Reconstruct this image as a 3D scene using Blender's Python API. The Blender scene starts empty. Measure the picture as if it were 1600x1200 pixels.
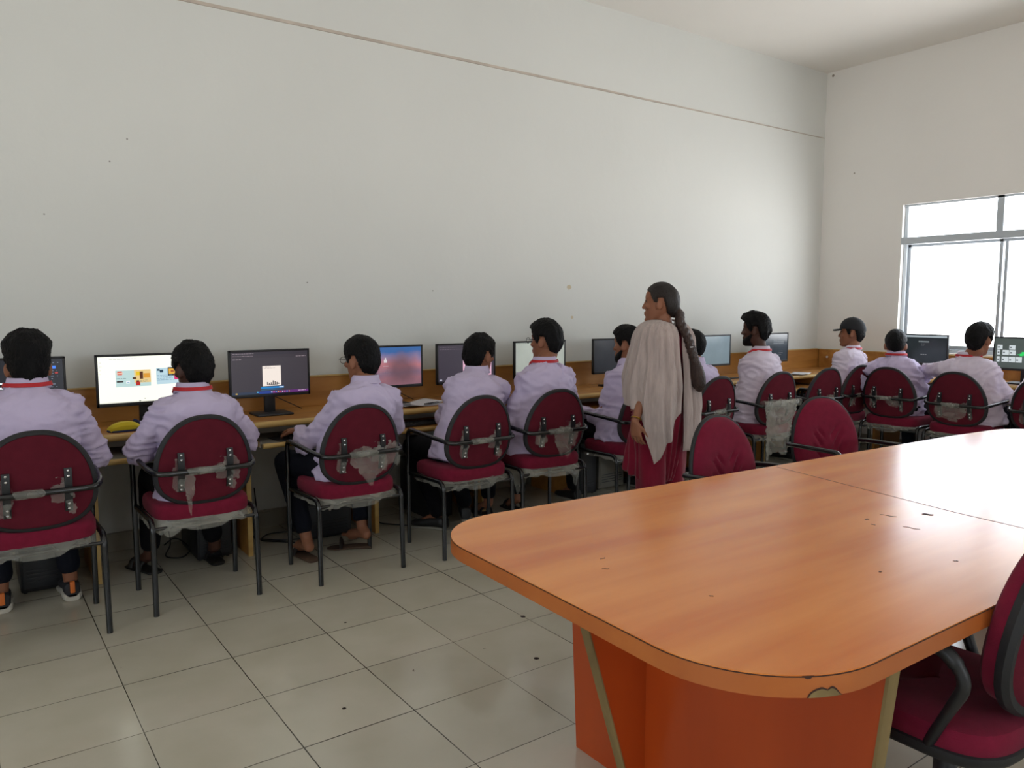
import bpy, bmesh, math, random
from mathutils import Vector, Matrix, noise
from math import sin, cos, pi, radians as R
V = Vector
S = bpy.context.scene
COL = S.collection

# ------------------------------------------------------------------ camera
H_CAM = 1.5
F_PX = 1213.0
YAW = 54.4                       # heading measured from +x, degrees
PITCH = math.degrees(math.atan(122 / 1213.0))
cam_d = bpy.data.cameras.new('camera')
cam_d.sensor_width = 36.0
cam_d.lens = 36.0 * F_PX / 1600.0
cam_d.clip_start = 0.05
cam = bpy.data.objects.new('camera', cam_d)
COL.objects.link(cam)
cam.location = (0, 0, H_CAM)
cam.rotation_euler = (R(90 - PITCH), 0, R(YAW - 90))
S.camera = cam

# ------------------------------------------------------------------ world, daylight, exposure
S.view_settings.view_transform = 'Standard'
S.view_settings.look = 'None'
S.view_settings.gamma = 1.0
S.view_settings.use_curve_mapping = False
S.view_settings.exposure = 0.03
W = bpy.data.worlds.new('world')
S.world = W
W.use_nodes = True
wn = W.node_tree
# overcast white sky above, sunlit pale ground below the horizon
_g = wn.nodes.new('ShaderNodeTexCoord'); _s = wn.nodes.new('ShaderNodeSeparateXYZ'); _r = wn.nodes.new('ShaderNodeValToRGB')
_r.color_ramp.elements[0].position = .49; _r.color_ramp.elements[0].color = (.96, .96, .97, 1)
_r.color_ramp.elements[1].position = .52; _r.color_ramp.elements[1].color = (.50, .55, .60, 1)
_m = wn.nodes.new('ShaderNodeMapRange'); _m.inputs['From Min'].default_value = -1
wn.links.new(_g.outputs['Generated'], _s.inputs[0]); wn.links.new(_s.outputs[2], _m.inputs[0]); wn.links.new(_m.outputs[0], _r.inputs[0])
wn.links.new(_r.outputs[0], wn.nodes['Background'].inputs[0])
wn.nodes['Background'].inputs[1].default_value = 12.0
S.cycles.max_bounces = 10
S.cycles.diffuse_bounces = 6
S.cycles.use_denoising = True


def portal(name, loc, rot, sx, sy):
    d = bpy.data.lights.new(name, 'AREA')
    d.shape = 'RECTANGLE'; d.size = sx; d.size_y = sy
    d.cycles.is_portal = True
    o = bpy.data.objects.new(name, d); COL.objects.link(o)
    o.location = loc; o.rotation_euler = rot
    return o


XR, YB, XL, YS, ZC = 8.02, 5.20, -3.6, -3.6, 4.06     # room
WIN_R = [(2.46, 4.275, 1.03, 2.535), (-1.6, 0.9, 1.03, 2.535)]          # y0,y1,z0,z1 on the right wall
WIN_FILL_S = [(1.2, 3.2, 1.05, 2.55)]   # x0,x1,z0,z1 behind the camera, an unseen window added for fill daylight
WIN_FILL_L = [(-2.4, -.4, 1.05, 2.6), (.2, 1.9, 1.05, 2.6)]   # y0,y1,z0,z1 on the left wall, unseen windows added to light the right wall
for (a, b, c, d) in WIN_R:
    portal('window_daylight', (XR + .13, (a + b) / 2, (c + d) / 2), (0, R(90), 0), d - c, b - a)
for (a, b, c, d) in WIN_FILL_L:
    portal('window_daylight', (XL - .13, (a + b) / 2, (c + d) / 2), (0, R(-90), 0), d - c, b - a)
for (a, b, c, d) in WIN_FILL_S:
    portal('window_daylight', ((a + b) / 2, YS - .13, (c + d) / 2), (R(90), 0, 0), b - a, d - c)

# ------------------------------------------------------------------ materials
MATS = {}


def lin(h):
    h = h.lstrip('#')
    c = [int(h[i:i + 2], 16) / 255 for i in (0, 2, 4)]
    return tuple(x / 12.92 if x <= .04045 else ((x + .055) / 1.055) ** 2.4 for x in c) + (1,)


def mat(name, col, rough=.6, metal=0, var=0.0, vscale=8, bump=0.0, bscale=60, spec=.5, stretch=None, coat=0, sheen=0, trans=0, alpha=1, emis=0):
    if name in MATS: return MATS[name]
    m = bpy.data.materials.new(name); m.use_nodes = True
    nt = m.node_tree; b = nt.nodes['Principled BSDF']
    c = lin(col) if isinstance(col, str) else tuple(col) + (1,)
    b.inputs['Base Color'].default_value = c
    b.inputs['Roughness'].default_value = rough
    b.inputs['Metallic'].default_value = metal
    b.inputs['Specular IOR Level'].default_value = spec
    if coat: b.inputs['Coat Weight'].default_value = coat; b.inputs['Coat Roughness'].default_value = .15
    if sheen: b.inputs['Sheen Weight'].default_value = sheen
    if trans: b.inputs['Transmission Weight'].default_value = trans
    if alpha < 1: b.inputs['Alpha'].default_value = alpha
    if emis:
        b.inputs['Emission Color'].default_value = c; b.inputs['Emission Strength'].default_value = emis
    tc = nt.nodes.new('ShaderNodeTexCoord'); mp = nt.nodes.new('ShaderNodeMapping')
    if stretch: mp.inputs['Scale'].default_value = stretch
    nt.links.new(tc.outputs['Object'], mp.inputs[0])
    if var:
        n = nt.nodes.new('ShaderNodeTexNoise'); n.inputs['Scale'].default_value = vscale; n.inputs['Detail'].default_value = 5
        nt.links.new(mp.outputs[0], n.inputs['Vector'])
        r = nt.nodes.new('ShaderNodeMapRange'); r.inputs['From Min'].default_value = .3; r.inputs['From Max'].default_value = .7
        r.inputs['To Min'].default_value = 1 - var; r.inputs['To Max'].default_value = 1 + var
        nt.links.new(n.outputs[0], r.inputs[0])
        mx = nt.nodes.new('ShaderNodeVectorMath'); mx.operation = 'SCALE'; mx.inputs[0].default_value = c[:3]
        nt.links.new(r.outputs[0], mx.inputs['Scale']); nt.links.new(mx.outputs[0], b.inputs['Base Color'])
    if bump:
        n2 = nt.nodes.new('ShaderNodeTexNoise'); n2.inputs['Scale'].default_value = bscale; n2.inputs['Detail'].default_value = 4
        nt.links.new(mp.outputs[0], n2.inputs['Vector'])
        bp = nt.nodes.new('ShaderNodeBump'); bp.inputs['Strength'].default_value = bump; bp.inputs['Distance'].default_value = .01
        nt.links.new(n2.outputs[0], bp.inputs['Height']); nt.links.new(bp.outputs[0], b.inputs['Normal'])
    MATS[name] = m
    return m


def wood(name, c1, c2, scale=(1.5, 14, 14), rough=.35, coat=.0, blot=.25, spec=.5, flat=False):
    """laminate with long grain along local x and broad tonal drifts"""
    m = bpy.data.materials.new(name); m.use_nodes = True; MATS[name] = m
    nt = m.node_tree; b = nt.nodes['Principled BSDF']; L = nt.links.new
    tc = nt.nodes.new('ShaderNodeTexCoord'); mp = nt.nodes.new('ShaderNodeMapping'); mp.inputs['Scale'].default_value = scale
    L(tc.outputs['Object'], mp.inputs[0])
    n = nt.nodes.new('ShaderNodeTexNoise'); n.inputs['Scale'].default_value = 1.4; n.inputs['Detail'].default_value = 8; n.inputs['Distortion'].default_value = 0 if flat else .6
    L(mp.outputs[0], n.inputs['Vector'])
    n2 = nt.nodes.new('ShaderNodeTexNoise'); n2.inputs['Scale'].default_value = .35; n2.inputs['Detail'].default_value = 2
    L(mp.outputs[0], n2.inputs['Vector'])
    mixf = nt.nodes.new('ShaderNodeMix'); mixf.data_type = 'FLOAT'; mixf.inputs[0].default_value = .5
    L(n.outputs[0], mixf.inputs[2]); L(n2.outputs[0], mixf.inputs[3])
    cr = nt.nodes.new('ShaderNodeValToRGB'); cr.color_ramp.elements[0].position = .36; cr.color_ramp.elements[1].position = .64
    cr.color_ramp.elements[0].color = lin(c1); cr.color_ramp.elements[1].color = lin(c2)
    L(mixf.outputs[0], cr.inputs[0]); L(cr.outputs[0], b.inputs['Base Color'])
    b.inputs['Roughness'].default_value = rough; b.inputs['Specular IOR Level'].default_value = spec
    rr = nt.nodes.new('ShaderNodeMapRange'); rr.inputs['To Min'].default_value = rough - .03; rr.inputs['To Max'].default_value = rough + (.04 if flat else .1)
    L(n.outputs[0], rr.inputs[0]); L(rr.outputs[0], b.inputs['Roughness'])
    bp = nt.nodes.new('ShaderNodeBump'); bp.inputs['Strength'].default_value = .0 if flat else .05; bp.inputs['Distance'].default_value = .004
    L(n.outputs[0], bp.inputs['Height']); L(bp.outputs[0], b.inputs['Normal'])
    if coat: b.inputs['Coat Weight'].default_value = coat
    return m


def wall_mat(name, col, marks=()):
    m = bpy.data.materials.new(name); m.use_nodes = True; MATS[name] = m
    nt = m.node_tree; b = nt.nodes['Principled BSDF']; L = nt.links.new
    tc = nt.nodes.new('ShaderNodeTexCoord')
    n = nt.nodes.new('ShaderNodeTexNoise'); n.inputs['Scale'].default_value = .8; n.inputs['Detail'].default_value = 7
    L(tc.outputs['Object'], n.inputs['Vector'])
    cr = nt.nodes.new('ShaderNodeValToRGB'); cr.color_ramp.elements[0].position = .3; cr.color_ramp.elements[1].position = .75
    c = lin(col)
    cr.color_ramp.elements[0].color = tuple(x * .95 for x in c[:3]) + (1,); cr.color_ramp.elements[1].color = c
    L(n.outputs[0], cr.inputs[0])
    last = cr.outputs[0]
    for (p, rad, mc, wob) in marks:                  # chips, holes and stains at fixed places on the plaster
        vs = nt.nodes.new('ShaderNodeVectorMath'); vs.operation = 'DISTANCE'; vs.inputs[1].default_value = p
        nn = nt.nodes.new('ShaderNodeTexNoise'); nn.inputs['Scale'].default_value = 25
        L(tc.outputs['Object'], nn.inputs['Vector']); L(tc.outputs['Object'], vs.inputs[0])
        ad = nt.nodes.new('ShaderNodeMath'); ad.operation = 'MULTIPLY_ADD'; ad.inputs[1].default_value = wob
        L(nn.outputs[0], ad.inputs[0]); L(vs.outputs['Value'], ad.inputs[2])
        mr = nt.nodes.new('ShaderNodeMapRange'); mr.inputs['From Min'].default_value = rad + wob * .5; mr.inputs['From Max'].default_value = rad + wob * .5 + .006
        mr.inputs['To Min'].default_value = 1; mr.inputs['To Max'].default_value = 0
        L(ad.outputs[0], mr.inputs[0])
        mx = nt.nodes.new('ShaderNodeMix'); mx.data_type = 'RGBA'; L(mr.outputs[0], mx.inputs[0]); L(last, mx.inputs[6]); mx.inputs[7].default_value = lin(mc)
        last = mx.outputs[2]
    L(last, b.inputs['Base Color'])
    b.inputs['Roughness'].default_value = .75; b.inputs['Specular IOR Level'].default_value = .25
    n2 = nt.nodes.new('ShaderNodeTexNoise'); n2.inputs['Scale'].default_value = 9; n2.inputs['Detail'].default_value = 6
    L(tc.outputs['Object'], n2.inputs['Vector'])
    bp = nt.nodes.new('ShaderNodeBump'); bp.inputs['Strength'].default_value = .12; bp.inputs['Distance'].default_value = .02
    L(n2.outputs[0], bp.inputs['Height']); L(bp.outputs[0], b.inputs['Normal'])
    return m


def floor_mat():
    m = bpy.data.materials.new('floor_tiles'); m.use_nodes = True
    nt = m.node_tree; b = nt.nodes['Principled BSDF']; L = nt.links.new
    N = lambda t: nt.nodes.new(t)
    tc = N('ShaderNodeTexCoord'); mp = N('ShaderNodeMapping'); mp.inputs['Location'].default_value = (-.46 / .425, -2.455 / .42, 0)
    mp.inputs['Scale'].default_value = (1 / .425, 1 / .42, 1)
    L(tc.outputs['Object'], mp.inputs[0])
    sep = N('ShaderNodeSeparateXYZ'); L(mp.outputs[0], sep.inputs[0])
    jn = N('ShaderNodeTexNoise'); jn.inputs['Scale'].default_value = 1.3; L(tc.outputs['Object'], jn.inputs['Vector'])
    wid = N('ShaderNodeMapRange'); wid.inputs['From Min'].default_value = .3; wid.inputs['From Max'].default_value = .7
    wid.inputs['To Min'].default_value = .002; wid.inputs['To Max'].default_value = .0065; L(jn.outputs[0], wid.inputs[0])
    ds = []
    for k in (0, 1):
        rnd = N('ShaderNodeMath'); rnd.operation = 'ROUND'; L(sep.outputs[k], rnd.inputs[0])
        sb = N('ShaderNodeMath'); sb.operation = 'SUBTRACT'; L(sep.outputs[k], sb.inputs[0]); L(rnd.outputs[0], sb.inputs[1])
        ab = N('ShaderNodeMath'); ab.operation = 'ABSOLUTE'; L(sb.outputs[0], ab.inputs[0]); ds.append(ab)
    mn = N('ShaderNodeMath'); mn.operation = 'MINIMUM'; L(ds[0].outputs[0], mn.inputs[0]); L(ds[1].outputs[0], mn.inputs[1])
    lt = N('ShaderNodeMath'); lt.operation = 'LESS_THAN'; L(mn.outputs[0], lt.inputs[0]); L(wid.outputs[0], lt.inputs[1])
    fl = N('ShaderNodeVectorMath'); fl.operation = 'FLOOR'; L(mp.outputs[0], fl.inputs[0])
    wn_ = N('ShaderNodeTexWhiteNoise'); L(fl.outputs[0], wn_.inputs['Vector'])
    n = N('ShaderNodeTexNoise'); n.inputs['Scale'].default_value = 3.0; n.inputs['Detail'].default_value = 8; n.inputs['Distortion'].default_value = .2
    L(tc.outputs['Object'], n.inputs['Vector'])
    cr = N('ShaderNodeValToRGB'); cr.color_ramp.elements[0].position = .3; cr.color_ramp.elements[1].position = .7
    cr.color_ramp.elements[0].color = lin('#b6b19f'); cr.color_ramp.elements[1].color = lin('#c3beae')
    L(n.outputs[0], cr.inputs[0])
    tv = N('ShaderNodeMapRange'); tv.inputs['To Min'].default_value = .93; tv.inputs['To Max'].default_value = 1.04; L(wn_.outputs[0], tv.inputs[0])
    sc = N('ShaderNodeVectorMath'); sc.operation = 'SCALE'; L(cr.outputs[0], sc.inputs[0]); L(tv.outputs[0], sc.inputs['Scale'])
    last = sc.outputs[0]
    # dirt specks and the few dark spots on the tiles
    ns = N('ShaderNodeTexNoise'); ns.inputs['Scale'].default_value = 14; ns.inputs['Detail'].default_value = 3; L(tc.outputs['Object'], ns.inputs['Vector'])
    sp = N('ShaderNodeMapRange'); sp.inputs['From Min'].default_value = .76; sp.inputs['From Max'].default_value = .775; L(ns.outputs[0], sp.inputs[0])
    mx = N('ShaderNodeMix'); mx.data_type = 'RGBA'; L(sp.outputs[0], mx.inputs[0]); L(last, mx.inputs[6]); mx.inputs[7].default_value = lin('#5a5344'); last = mx.outputs[2]
    for (p, r) in (((1.102, 2.62, 0), .008), ((1.94, 2.53, 0), .012), ((2.16, 2.925, 0), .012), ((1.43, 3.36, 0), .006)):
        vd = N('ShaderNodeVectorMath'); vd.operation = 'DISTANCE'; vd.inputs[1].default_value = p; L(tc.outputs['Object'], vd.inputs[0])
        l2 = N('ShaderNodeMath'); l2.operation = 'LESS_THAN'; L(vd.outputs['Value'], l2.inputs[0]); l2.inputs[1].default_value = r
        mx = N('ShaderNodeMix'); mx.data_type = 'RGBA'; L(l2.outputs[0], mx.inputs[0]); L(last, mx.inputs[6]); mx.inputs[7].default_value = lin('#2c2620'); last = mx.outputs[2]
    mx = N('ShaderNodeMix'); mx.data_type = 'RGBA'; L(lt.outputs[0], mx.inputs[0]); L(last, mx.inputs[6]); mx.inputs[7].default_value = lin('#3f3b31')
    L(mx.outputs[2], b.inputs['Base Color'])
    rn = N('ShaderNodeTexNoise'); rn.inputs['Scale'].default_value = 1.6; rn.inputs['Detail'].default_value = 3; L(tc.outputs['Object'], rn.inputs['Vector'])
    rr = N('ShaderNodeMapRange'); rr.inputs['From Min'].default_value = .35; rr.inputs['From Max'].default_value = .65
    rr.inputs['To Min'].default_value = .10; rr.inputs['To Max'].default_value = .22; L(rn.outputs[0], rr.inputs[0]); L(rr.outputs[0], b.inputs['Roughness'])
    bp = N('ShaderNodeBump'); bp.inputs['Strength'].default_value = .4; bp.inputs['Distance'].default_value = .002; bp.invert = True
    L(lt.outputs[0], bp.inputs['Height']); L(bp.outputs[0], b.inputs['Normal'])
    return m


def shirt_mat(name, col):
    m = mat(name, col, rough=.85, var=.04, vscale=5, bump=.45, bscale=14, spec=.2, sheen=.05)
    return m


def plastic_mat():
    m = bpy.data.materials.new('clear_plastic_film'); m.use_nodes = True
    nt = m.node_tree; nt.nodes.clear(); N = nt.nodes.new; L = nt.links.new
    out = N('ShaderNodeOutputMaterial'); mix = N('ShaderNodeMixShader'); tr = N('ShaderNodeBsdfTransparent'); pb = N('ShaderNodeBsdfPrincipled')
    pb.inputs['Base Color'].default_value = lin('#cfcec4'); pb.inputs['Roughness'].default_value = .16
    tl = N('ShaderNodeBsdfTranslucent'); tl.inputs[0].default_value = lin('#cfcec4')
    m2 = N('ShaderNodeMixShader'); m2.inputs[0].default_value = .45; L(pb.outputs[0], m2.inputs[1]); L(tl.outputs[0], m2.inputs[2])
    tc = N('ShaderNodeTexCoord'); ns = N('ShaderNodeTexNoise'); ns.inputs['Scale'].default_value = 6; ns.inputs['Detail'].default_value = 1; ns.inputs['Distortion'].default_value = 1
    L(tc.outputs['Object'], ns.inputs['Vector'])
    mr = N('ShaderNodeMapRange'); mr.inputs['From Min'].default_value = .35; mr.inputs['From Max'].default_value = .7
    mr.inputs['To Min'].default_value = .26; mr.inputs['To Max'].default_value = .46; L(ns.outputs[0], mr.inputs[0])
    bp = N('ShaderNodeBump'); bp.inputs['Strength'].default_value = .5; bp.inputs['Distance'].default_value = .01
    L(ns.outputs[0], bp.inputs['Height']); L(bp.outputs[0], pb.inputs['Normal'])
    L(mr.outputs[0], mix.inputs[0]); L(tr.outputs[0], mix.inputs[1]); L(m2.outputs[0], mix.inputs[2]); L(mix.outputs[0], out.inputs[0])
    return m


M_FLOOR = floor_mat()
M_WB = wall_mat('wall_plaster', '#d5d7d3', [((4.33, 5.2, 1.66), .018, '#c2b69c', .05), ((4.36, 5.2, 1.40), .010, '#c2b69c', .04),
    ((2.98, 5.2, 1.615), .001, '#5a5650', 0), ((1.99, 5.2, 1.66), .0005, '#5a5650', 0), ((.90, 5.2, 2.49), .001, '#5a5650', 0), ((.80, 5.2, 2.35), .001, '#65605a', 0),
    ((.45, 5.2, 2.02), .0005, '#65605a', 0)])
M_WR = wall_mat('wall_plaster_right', '#e5e3de', [((8.02, 4.83, 2.93), .006, '#9a9488', 0), ((8.02, 5.13, 4.02), .012, '#8d867a', .02)])
M_CEIL = wall_mat('ceiling_plaster', '#e9e7e1')
M_TRIM = mat('plaster_seam', '#b9afa3', .85, var=.15, vscale=6)
M_SKIRT = mat('skirting_tile', '#8f897a', .35, var=.08)
M_WOOD = wood('desk_laminate', '#96632a', '#b98442', (1.2, 9, 9), .38)
M_WOODE = wood('desk_edge_lipping', '#a98445', '#c8a866', (2, 9, 9), .5)
M_PLY = wood('raw_plywood_edge', '#6d5a36', '#8f7a4e', (12, 12, 1.2), .75)
M_TABLE = wood('orange_laminate', '#cb6c2a', '#e8964a', (.7, 6.0, 6.0), .22, spec=.42, flat=True)
M_TEDGE = wood('orange_edge_band', '#a35622', '#b4662c', (1.2, 5, 5), .4)
M_TBASE = wood('orange_base_laminate', '#a03c12', '#b84c18', (3, 3, .5), .3, flat=True)
M_DKEDGE = mat('dark_glue_line', '#3a1c10', .7)
M_RED = mat('maroon_fabric', '#701a30', .92, var=.1, vscale=30, bump=.25, bscale=500, spec=.1, sheen=.05)
M_REDR = mat('maroon_fabric_rear', '#5a1c28', .95, var=.08, vscale=20, bump=.2, bscale=600, spec=.1)
M_RIM = mat('grey_black_rim', '#17171a', .6, var=.1, vscale=12, bump=.1, bscale=40)
M_TUBE = mat('black_enamel_tube', '#101214', .22, spec=.6)
M_CHROME = mat('chrome_screw', '#d8d8d8', .2, metal=1)
M_BLK = mat('black_plastic', '#17181b', .45, var=.05)
M_BLK2 = mat('dark_grey_plastic', '#26282c', .5)
M_GREY = mat('grey_plastic', '#77756c', .55, var=.1)
M_ALU = mat('window_aluminium', '#b9c0c6', .35, metal=.4)
M_PLASTIC = plastic_mat()
M_SHIRT = shirt_mat('lavender_shirt', '#bfb3cf')
M_SHIRTB = shirt_mat('pale_lavender_shirt', '#cfc4d4')
M_TROU = mat('navy_trousers', '#14161f', .9, var=.15, bump=.2, bscale=20, spec=.15)
M_TROUB = mat('black_trousers', '#101014', .9, var=.15, bump=.2, bscale=20, spec=.15)
M_HAIR = mat('black_hair', '#0b0a0b', .55, var=.3, vscale=40, bump=.9, bscale=90, stretch=(3, 3, .8), spec=.18)
M_HAIRB = mat('dark_brown_hair', '#1a110c', .5, var=.3, vscale=40, bump=.9, bscale=80, stretch=(3, 3, .8), spec=.4)
M_SKIN = mat('brown_skin', '#8a5a42', .55, var=.08, vscale=12, spec=.35)
M_SKIND = mat('dark_brown_skin', '#4a2d22', .55, var=.08, vscale=12, spec=.35)
M_SKINL = mat('light_brown_skin', '#8c5c44', .55, var=.08, vscale=12, spec=.35)
M_RIB = mat('red_lanyard', '#b3121f', .6, var=.1)
M_EYE = mat('eye', '#2a1c18', .2)
M_KURTA = mat('crimson_kurta', '#74102a', .85, var=.12, vscale=6, bump=.4, bscale=14, spec=.15, sheen=.2)
M_WHITE = mat('paper_white', '#cfcfd2', .8)
M_CABLE = mat('black_cable', '#0f0f10', .5)

# ------------------------------------------------------------------ mesh helpers


class MB:
    def __init__(s): s.b = bmesh.new(); s.mi = 0

    def _mark(s, n0):
        s.b.faces.ensure_lookup_table()
        for f in s.b.faces[n0:]: f.material_index = s.mi

    def box(s, lo, hi, bev=0.0, seg=2, M=None):
        n0 = len(s.b.faces)
        lo, hi = V(lo), V(hi)
        c = (lo + hi) / 2; d = hi - lo
        t = bmesh.new(); bmesh.ops.create_cube(t, size=1)
        for v in t.verts: v.co = V((v.co.x * d.x, v.co.y * d.y, v.co.z * d.z)) + c
        if bev: bmesh.ops.bevel(t, geom=t.edges[:], offset=bev, segments=seg, profile=.5, affect='EDGES')
        if M: bmesh.ops.transform(t, matrix=M, verts=t.verts)
        s.merge(t); s._mark(n0); return s

    def merge(s, t):
        me = bpy.data.meshes.new('t'); t.to_mesh(me); t.free(); s.b.from_mesh(me); bpy.data.meshes.remove(me)

    def rings(s, rs, closed=True, cap=True, loop=False):
        """skin a list of point rings"""
        n0 = len(s.b.faces); b = s.b
        vs = [[b.verts.new(p) for p in r] for r in rs]
        n = len(rs[0]); m = len(rs)
        for i in range(m if loop else m - 1):
            A, B = vs[i], vs[(i + 1) % m]
            for j in range(n if closed else n - 1):
                k = (j + 1) % n
                b.faces.new((A[j], A[k], B[k], B[j]))
        if cap and closed and not loop:
            b.faces.new(vs[0][::-1]); b.faces.new(vs[-1])
        s._mark(n0); return vs

    def tube(s, pts, r, seg=10, fillet=0.0, cap=True, flat=1.0):
        pts = [V(p) for p in pts]
        rad = r if isinstance(r, (list, tuple)) else [r] * len(pts)
        if fillet:
            q, qr = [pts[0]], [rad[0]]
            for i in range(1, len(pts) - 1):
                a, p, c = pts[i - 1], pts[i], pts[i + 1]
                d1 = (a - p); d2 = (c - p)
                f = min(fillet, d1.length * .48, d2.length * .48)
                s1 = p + d1.normalized() * f; s2 = p + d2.normalized() * f
                for t in [k / 5 for k in range(6)]:
                    q.append(s1 * (1 - t) ** 2 + p * 2 * t * (1 - t) + s2 * t * t); qr.append(rad[i])
            q.append(pts[-1]); qr.append(rad[-1]); pts, rad = q, qr
        rs = []; up = None
        for i, p in enumerate(pts):
            t = (pts[min(i + 1, len(pts) - 1)] - pts[max(i - 1, 0)]).normalized()
            if up is None:
                up = V((0, 0, 1)) if abs(t.z) < .9 else V((1, 0, 0))
            x = t.cross(up).normalized(); up = x.cross(t).normalized()
            rs.append([p + (x * cos(a) + up * sin(a) * flat) * rad[i] for a in [2 * pi * k / seg for k in range(seg)]])
        s.rings(rs, cap=cap); return s

    def capsule(s, a, b_, ra, rb, seg=14):
        """tapered limb with round ends"""
        a, b_ = V(a), V(b_); d = (b_ - a); L = d.length or 1e-4; t = d / L
        ps, rr = [], []
        for k in (0, 25, 50, 72): ps.append(a - t * ra * cos(R(k))); rr.append(max(ra * sin(R(k)), ra * .05))
        ps.append(a); rr.append(ra); ps.append(b_); rr.append(rb)
        for k in (72, 50, 25, 0): ps.append(b_ + t * rb * cos(R(k))); rr.append(max(rb * sin(R(k)), rb * .05))
        return s.tube(ps, rr, seg)

    def limb(s, pts, rads, seg=14):
        for i in range(len(pts) - 1): s.capsule(pts[i], pts[i + 1], rads[i], rads[i + 1], seg)
        return s

    def ell(s, c, r, M=None, sub=3):
        n0 = len(s.b.faces)
        t = bmesh.new(); bmesh.ops.create_icosphere(t, subdivisions=sub, radius=1)
        for v in t.verts: v.co = V((v.co.x * r[0], v.co.y * r[1], v.co.z * r[2]))
        if M: bmesh.ops.transform(t, matrix=M, verts=t.verts)
        for v in t.verts: v.co += V(c)
        s.merge(t); s._mark(n0); return s

    def prism(s, poly, z0, z1, inner=None):
        n0 = len(s.b.faces)
        s.rings([[V((x, y, z0)) for x, y in poly], [V((x, y, z1)) for x, y in poly]])
        s._mark(n0); return s

    def obj(s, name, mats, parent=None, smooth=True, loc=None, norm=True):
        if norm: bmesh.ops.recalc_face_normals(s.b, faces=s.b.faces)
        me = bpy.data.meshes.new(name); s.b.to_mesh(me); s.b.free()
        for m in (mats if isinstance(mats, (list, tuple)) else [mats]): me.materials.append(m)
        if smooth:
            me.polygons.foreach_set('use_smooth', [True] * len(me.polygons))
            try: me.set_sharp_from_angle(angle=R(40))
            except Exception: pass
        o = bpy.data.objects.new(name, me); COL.objects.link(o)
        if parent: o.parent = parent
        if loc: o.location = loc
        return o


def tag(o, label, cat, group=None):
    o['label'] = label; o['category'] = cat
    if group: o['group'] = group
    return o


def thing(name, label, cat, loc=(0, 0, 0), rz=0, group=None):
    o = bpy.data.objects.new(name, None); COL.objects.link(o); o.empty_display_size = .1
    o.location = loc; o.rotation_euler = (0, 0, rz)
    return tag(o, label, cat, group)


def struct(o): o['kind'] = 'structure'; return o


def remesh(o, vox, smooth=4, fac=.5):
    """union the overlapping volumes into one continuous skin"""
    m = o.modifiers.new('r', 'REMESH'); m.mode = 'VOXEL'; m.voxel_size = vox; m.use_smooth_shade = True
    if smooth:
        k = o.modifiers.new('s', 'SMOOTH'); k.factor = fac; k.iterations = smooth
    dg = bpy.context.evaluated_depsgraph_get(); dg.update()
    me = bpy.data.meshes.new_from_object(o.evaluated_get(dg))
    mats = list(o.data.materials); old = o.data
    o.modifiers.clear(); me.name = o.name; o.data = me
    me.materials.clear()
    for x in mats: me.materials.append(x)
    bpy.data.meshes.remove(old)
    me.polygons.foreach_set('use_smooth', [True] * len(me.polygons))
    return o


def displace(o, fn):
    me = o.data
    nr = [v.normal.copy() for v in me.vertices]
    for v, n in zip(me.vertices, nr): v.co = v.co + n * fn(v.co, n)
    me.update()


def at_(az): return V((cos(R(az)), sin(R(az)), 0))

# ------------------------------------------------------------------ room shell


def wall_with_openings(name, axis, pos, thick, a0, a1, z1, opens, m):
    mb = MB()
    def add(p0, p1, q0, q1):
        if p1 - p0 < 1e-4 or q1 - q0 < 1e-4: return
        if axis == 'x': mb.box((pos, p0, q0), (pos + thick, p1, q1))
        else: mb.box((p0, pos, q0), (p1, pos + thick, q1))
    c = a0
    for (o0, o1, q0, q1) in sorted(opens):
        add(c, o0, 0, z1); add(o0, o1, 0, q0); add(o0, o1, q1, z1); c = o1
    add(c, a1, 0, z1)
    return struct(mb.obj(name, m, smooth=False))


struct(MB().box((XL - .2, YS - .2, -.1), (XR + .2, YB + .2, 0)).obj('floor', M_FLOOR, smooth=False))
struct(MB().box((XL - .2, YS - .2, ZC), (XR + .2, YB + .2, ZC + .15)).obj('ceiling', M_CEIL, smooth=False))
wall_with_openings('wall_back', 'y', YB, .2, XL - .2, XR + .2, ZC, [], M_WB)
wall_with_openings('wall_right', 'x', XR, .2, YS - .2, YB, ZC, WIN_R, M_WR)
wall_with_openings('wall_left', 'x', XL - .2, .2, YS - .2, YB, ZC, WIN_FILL_L, M_WR)
wall_with_openings('wall_front', 'y', YS - .2, .2, XL, XR, ZC, WIN_FILL_S, M_WR)
mb = MB()
pts_t = [(XL, 3.364, .012), (1.5, 3.364, .012), (4.5, 3.364, .010), (6.2, 3.362, .006), (8.0, 3.36, .004)]
mb.rings([[V((x, YB + .002, z - h)), V((x, YB - .007, z - h * .8)), V((x, YB - .007, z + h * .8)), V((x, YB + .002, z + h))] for x, z, h in pts_t])
struct(mb.obj('trim_1', M_TRIM, smooth=False))
mb = MB(); mb.box((XL, YB - .02, 0), (XR, YB, .11), .003); mb.box((XL, YB - .028, .10), (XR, YB, .118), .003)
struct(mb.obj('baseboard_back', M_SKIRT, smooth=False))
struct(MB().box((XR - .02, YS, 0), (XR, YB - .03, .11), .003).obj('baseboard_right', M_SKIRT, smooth=False))


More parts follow.
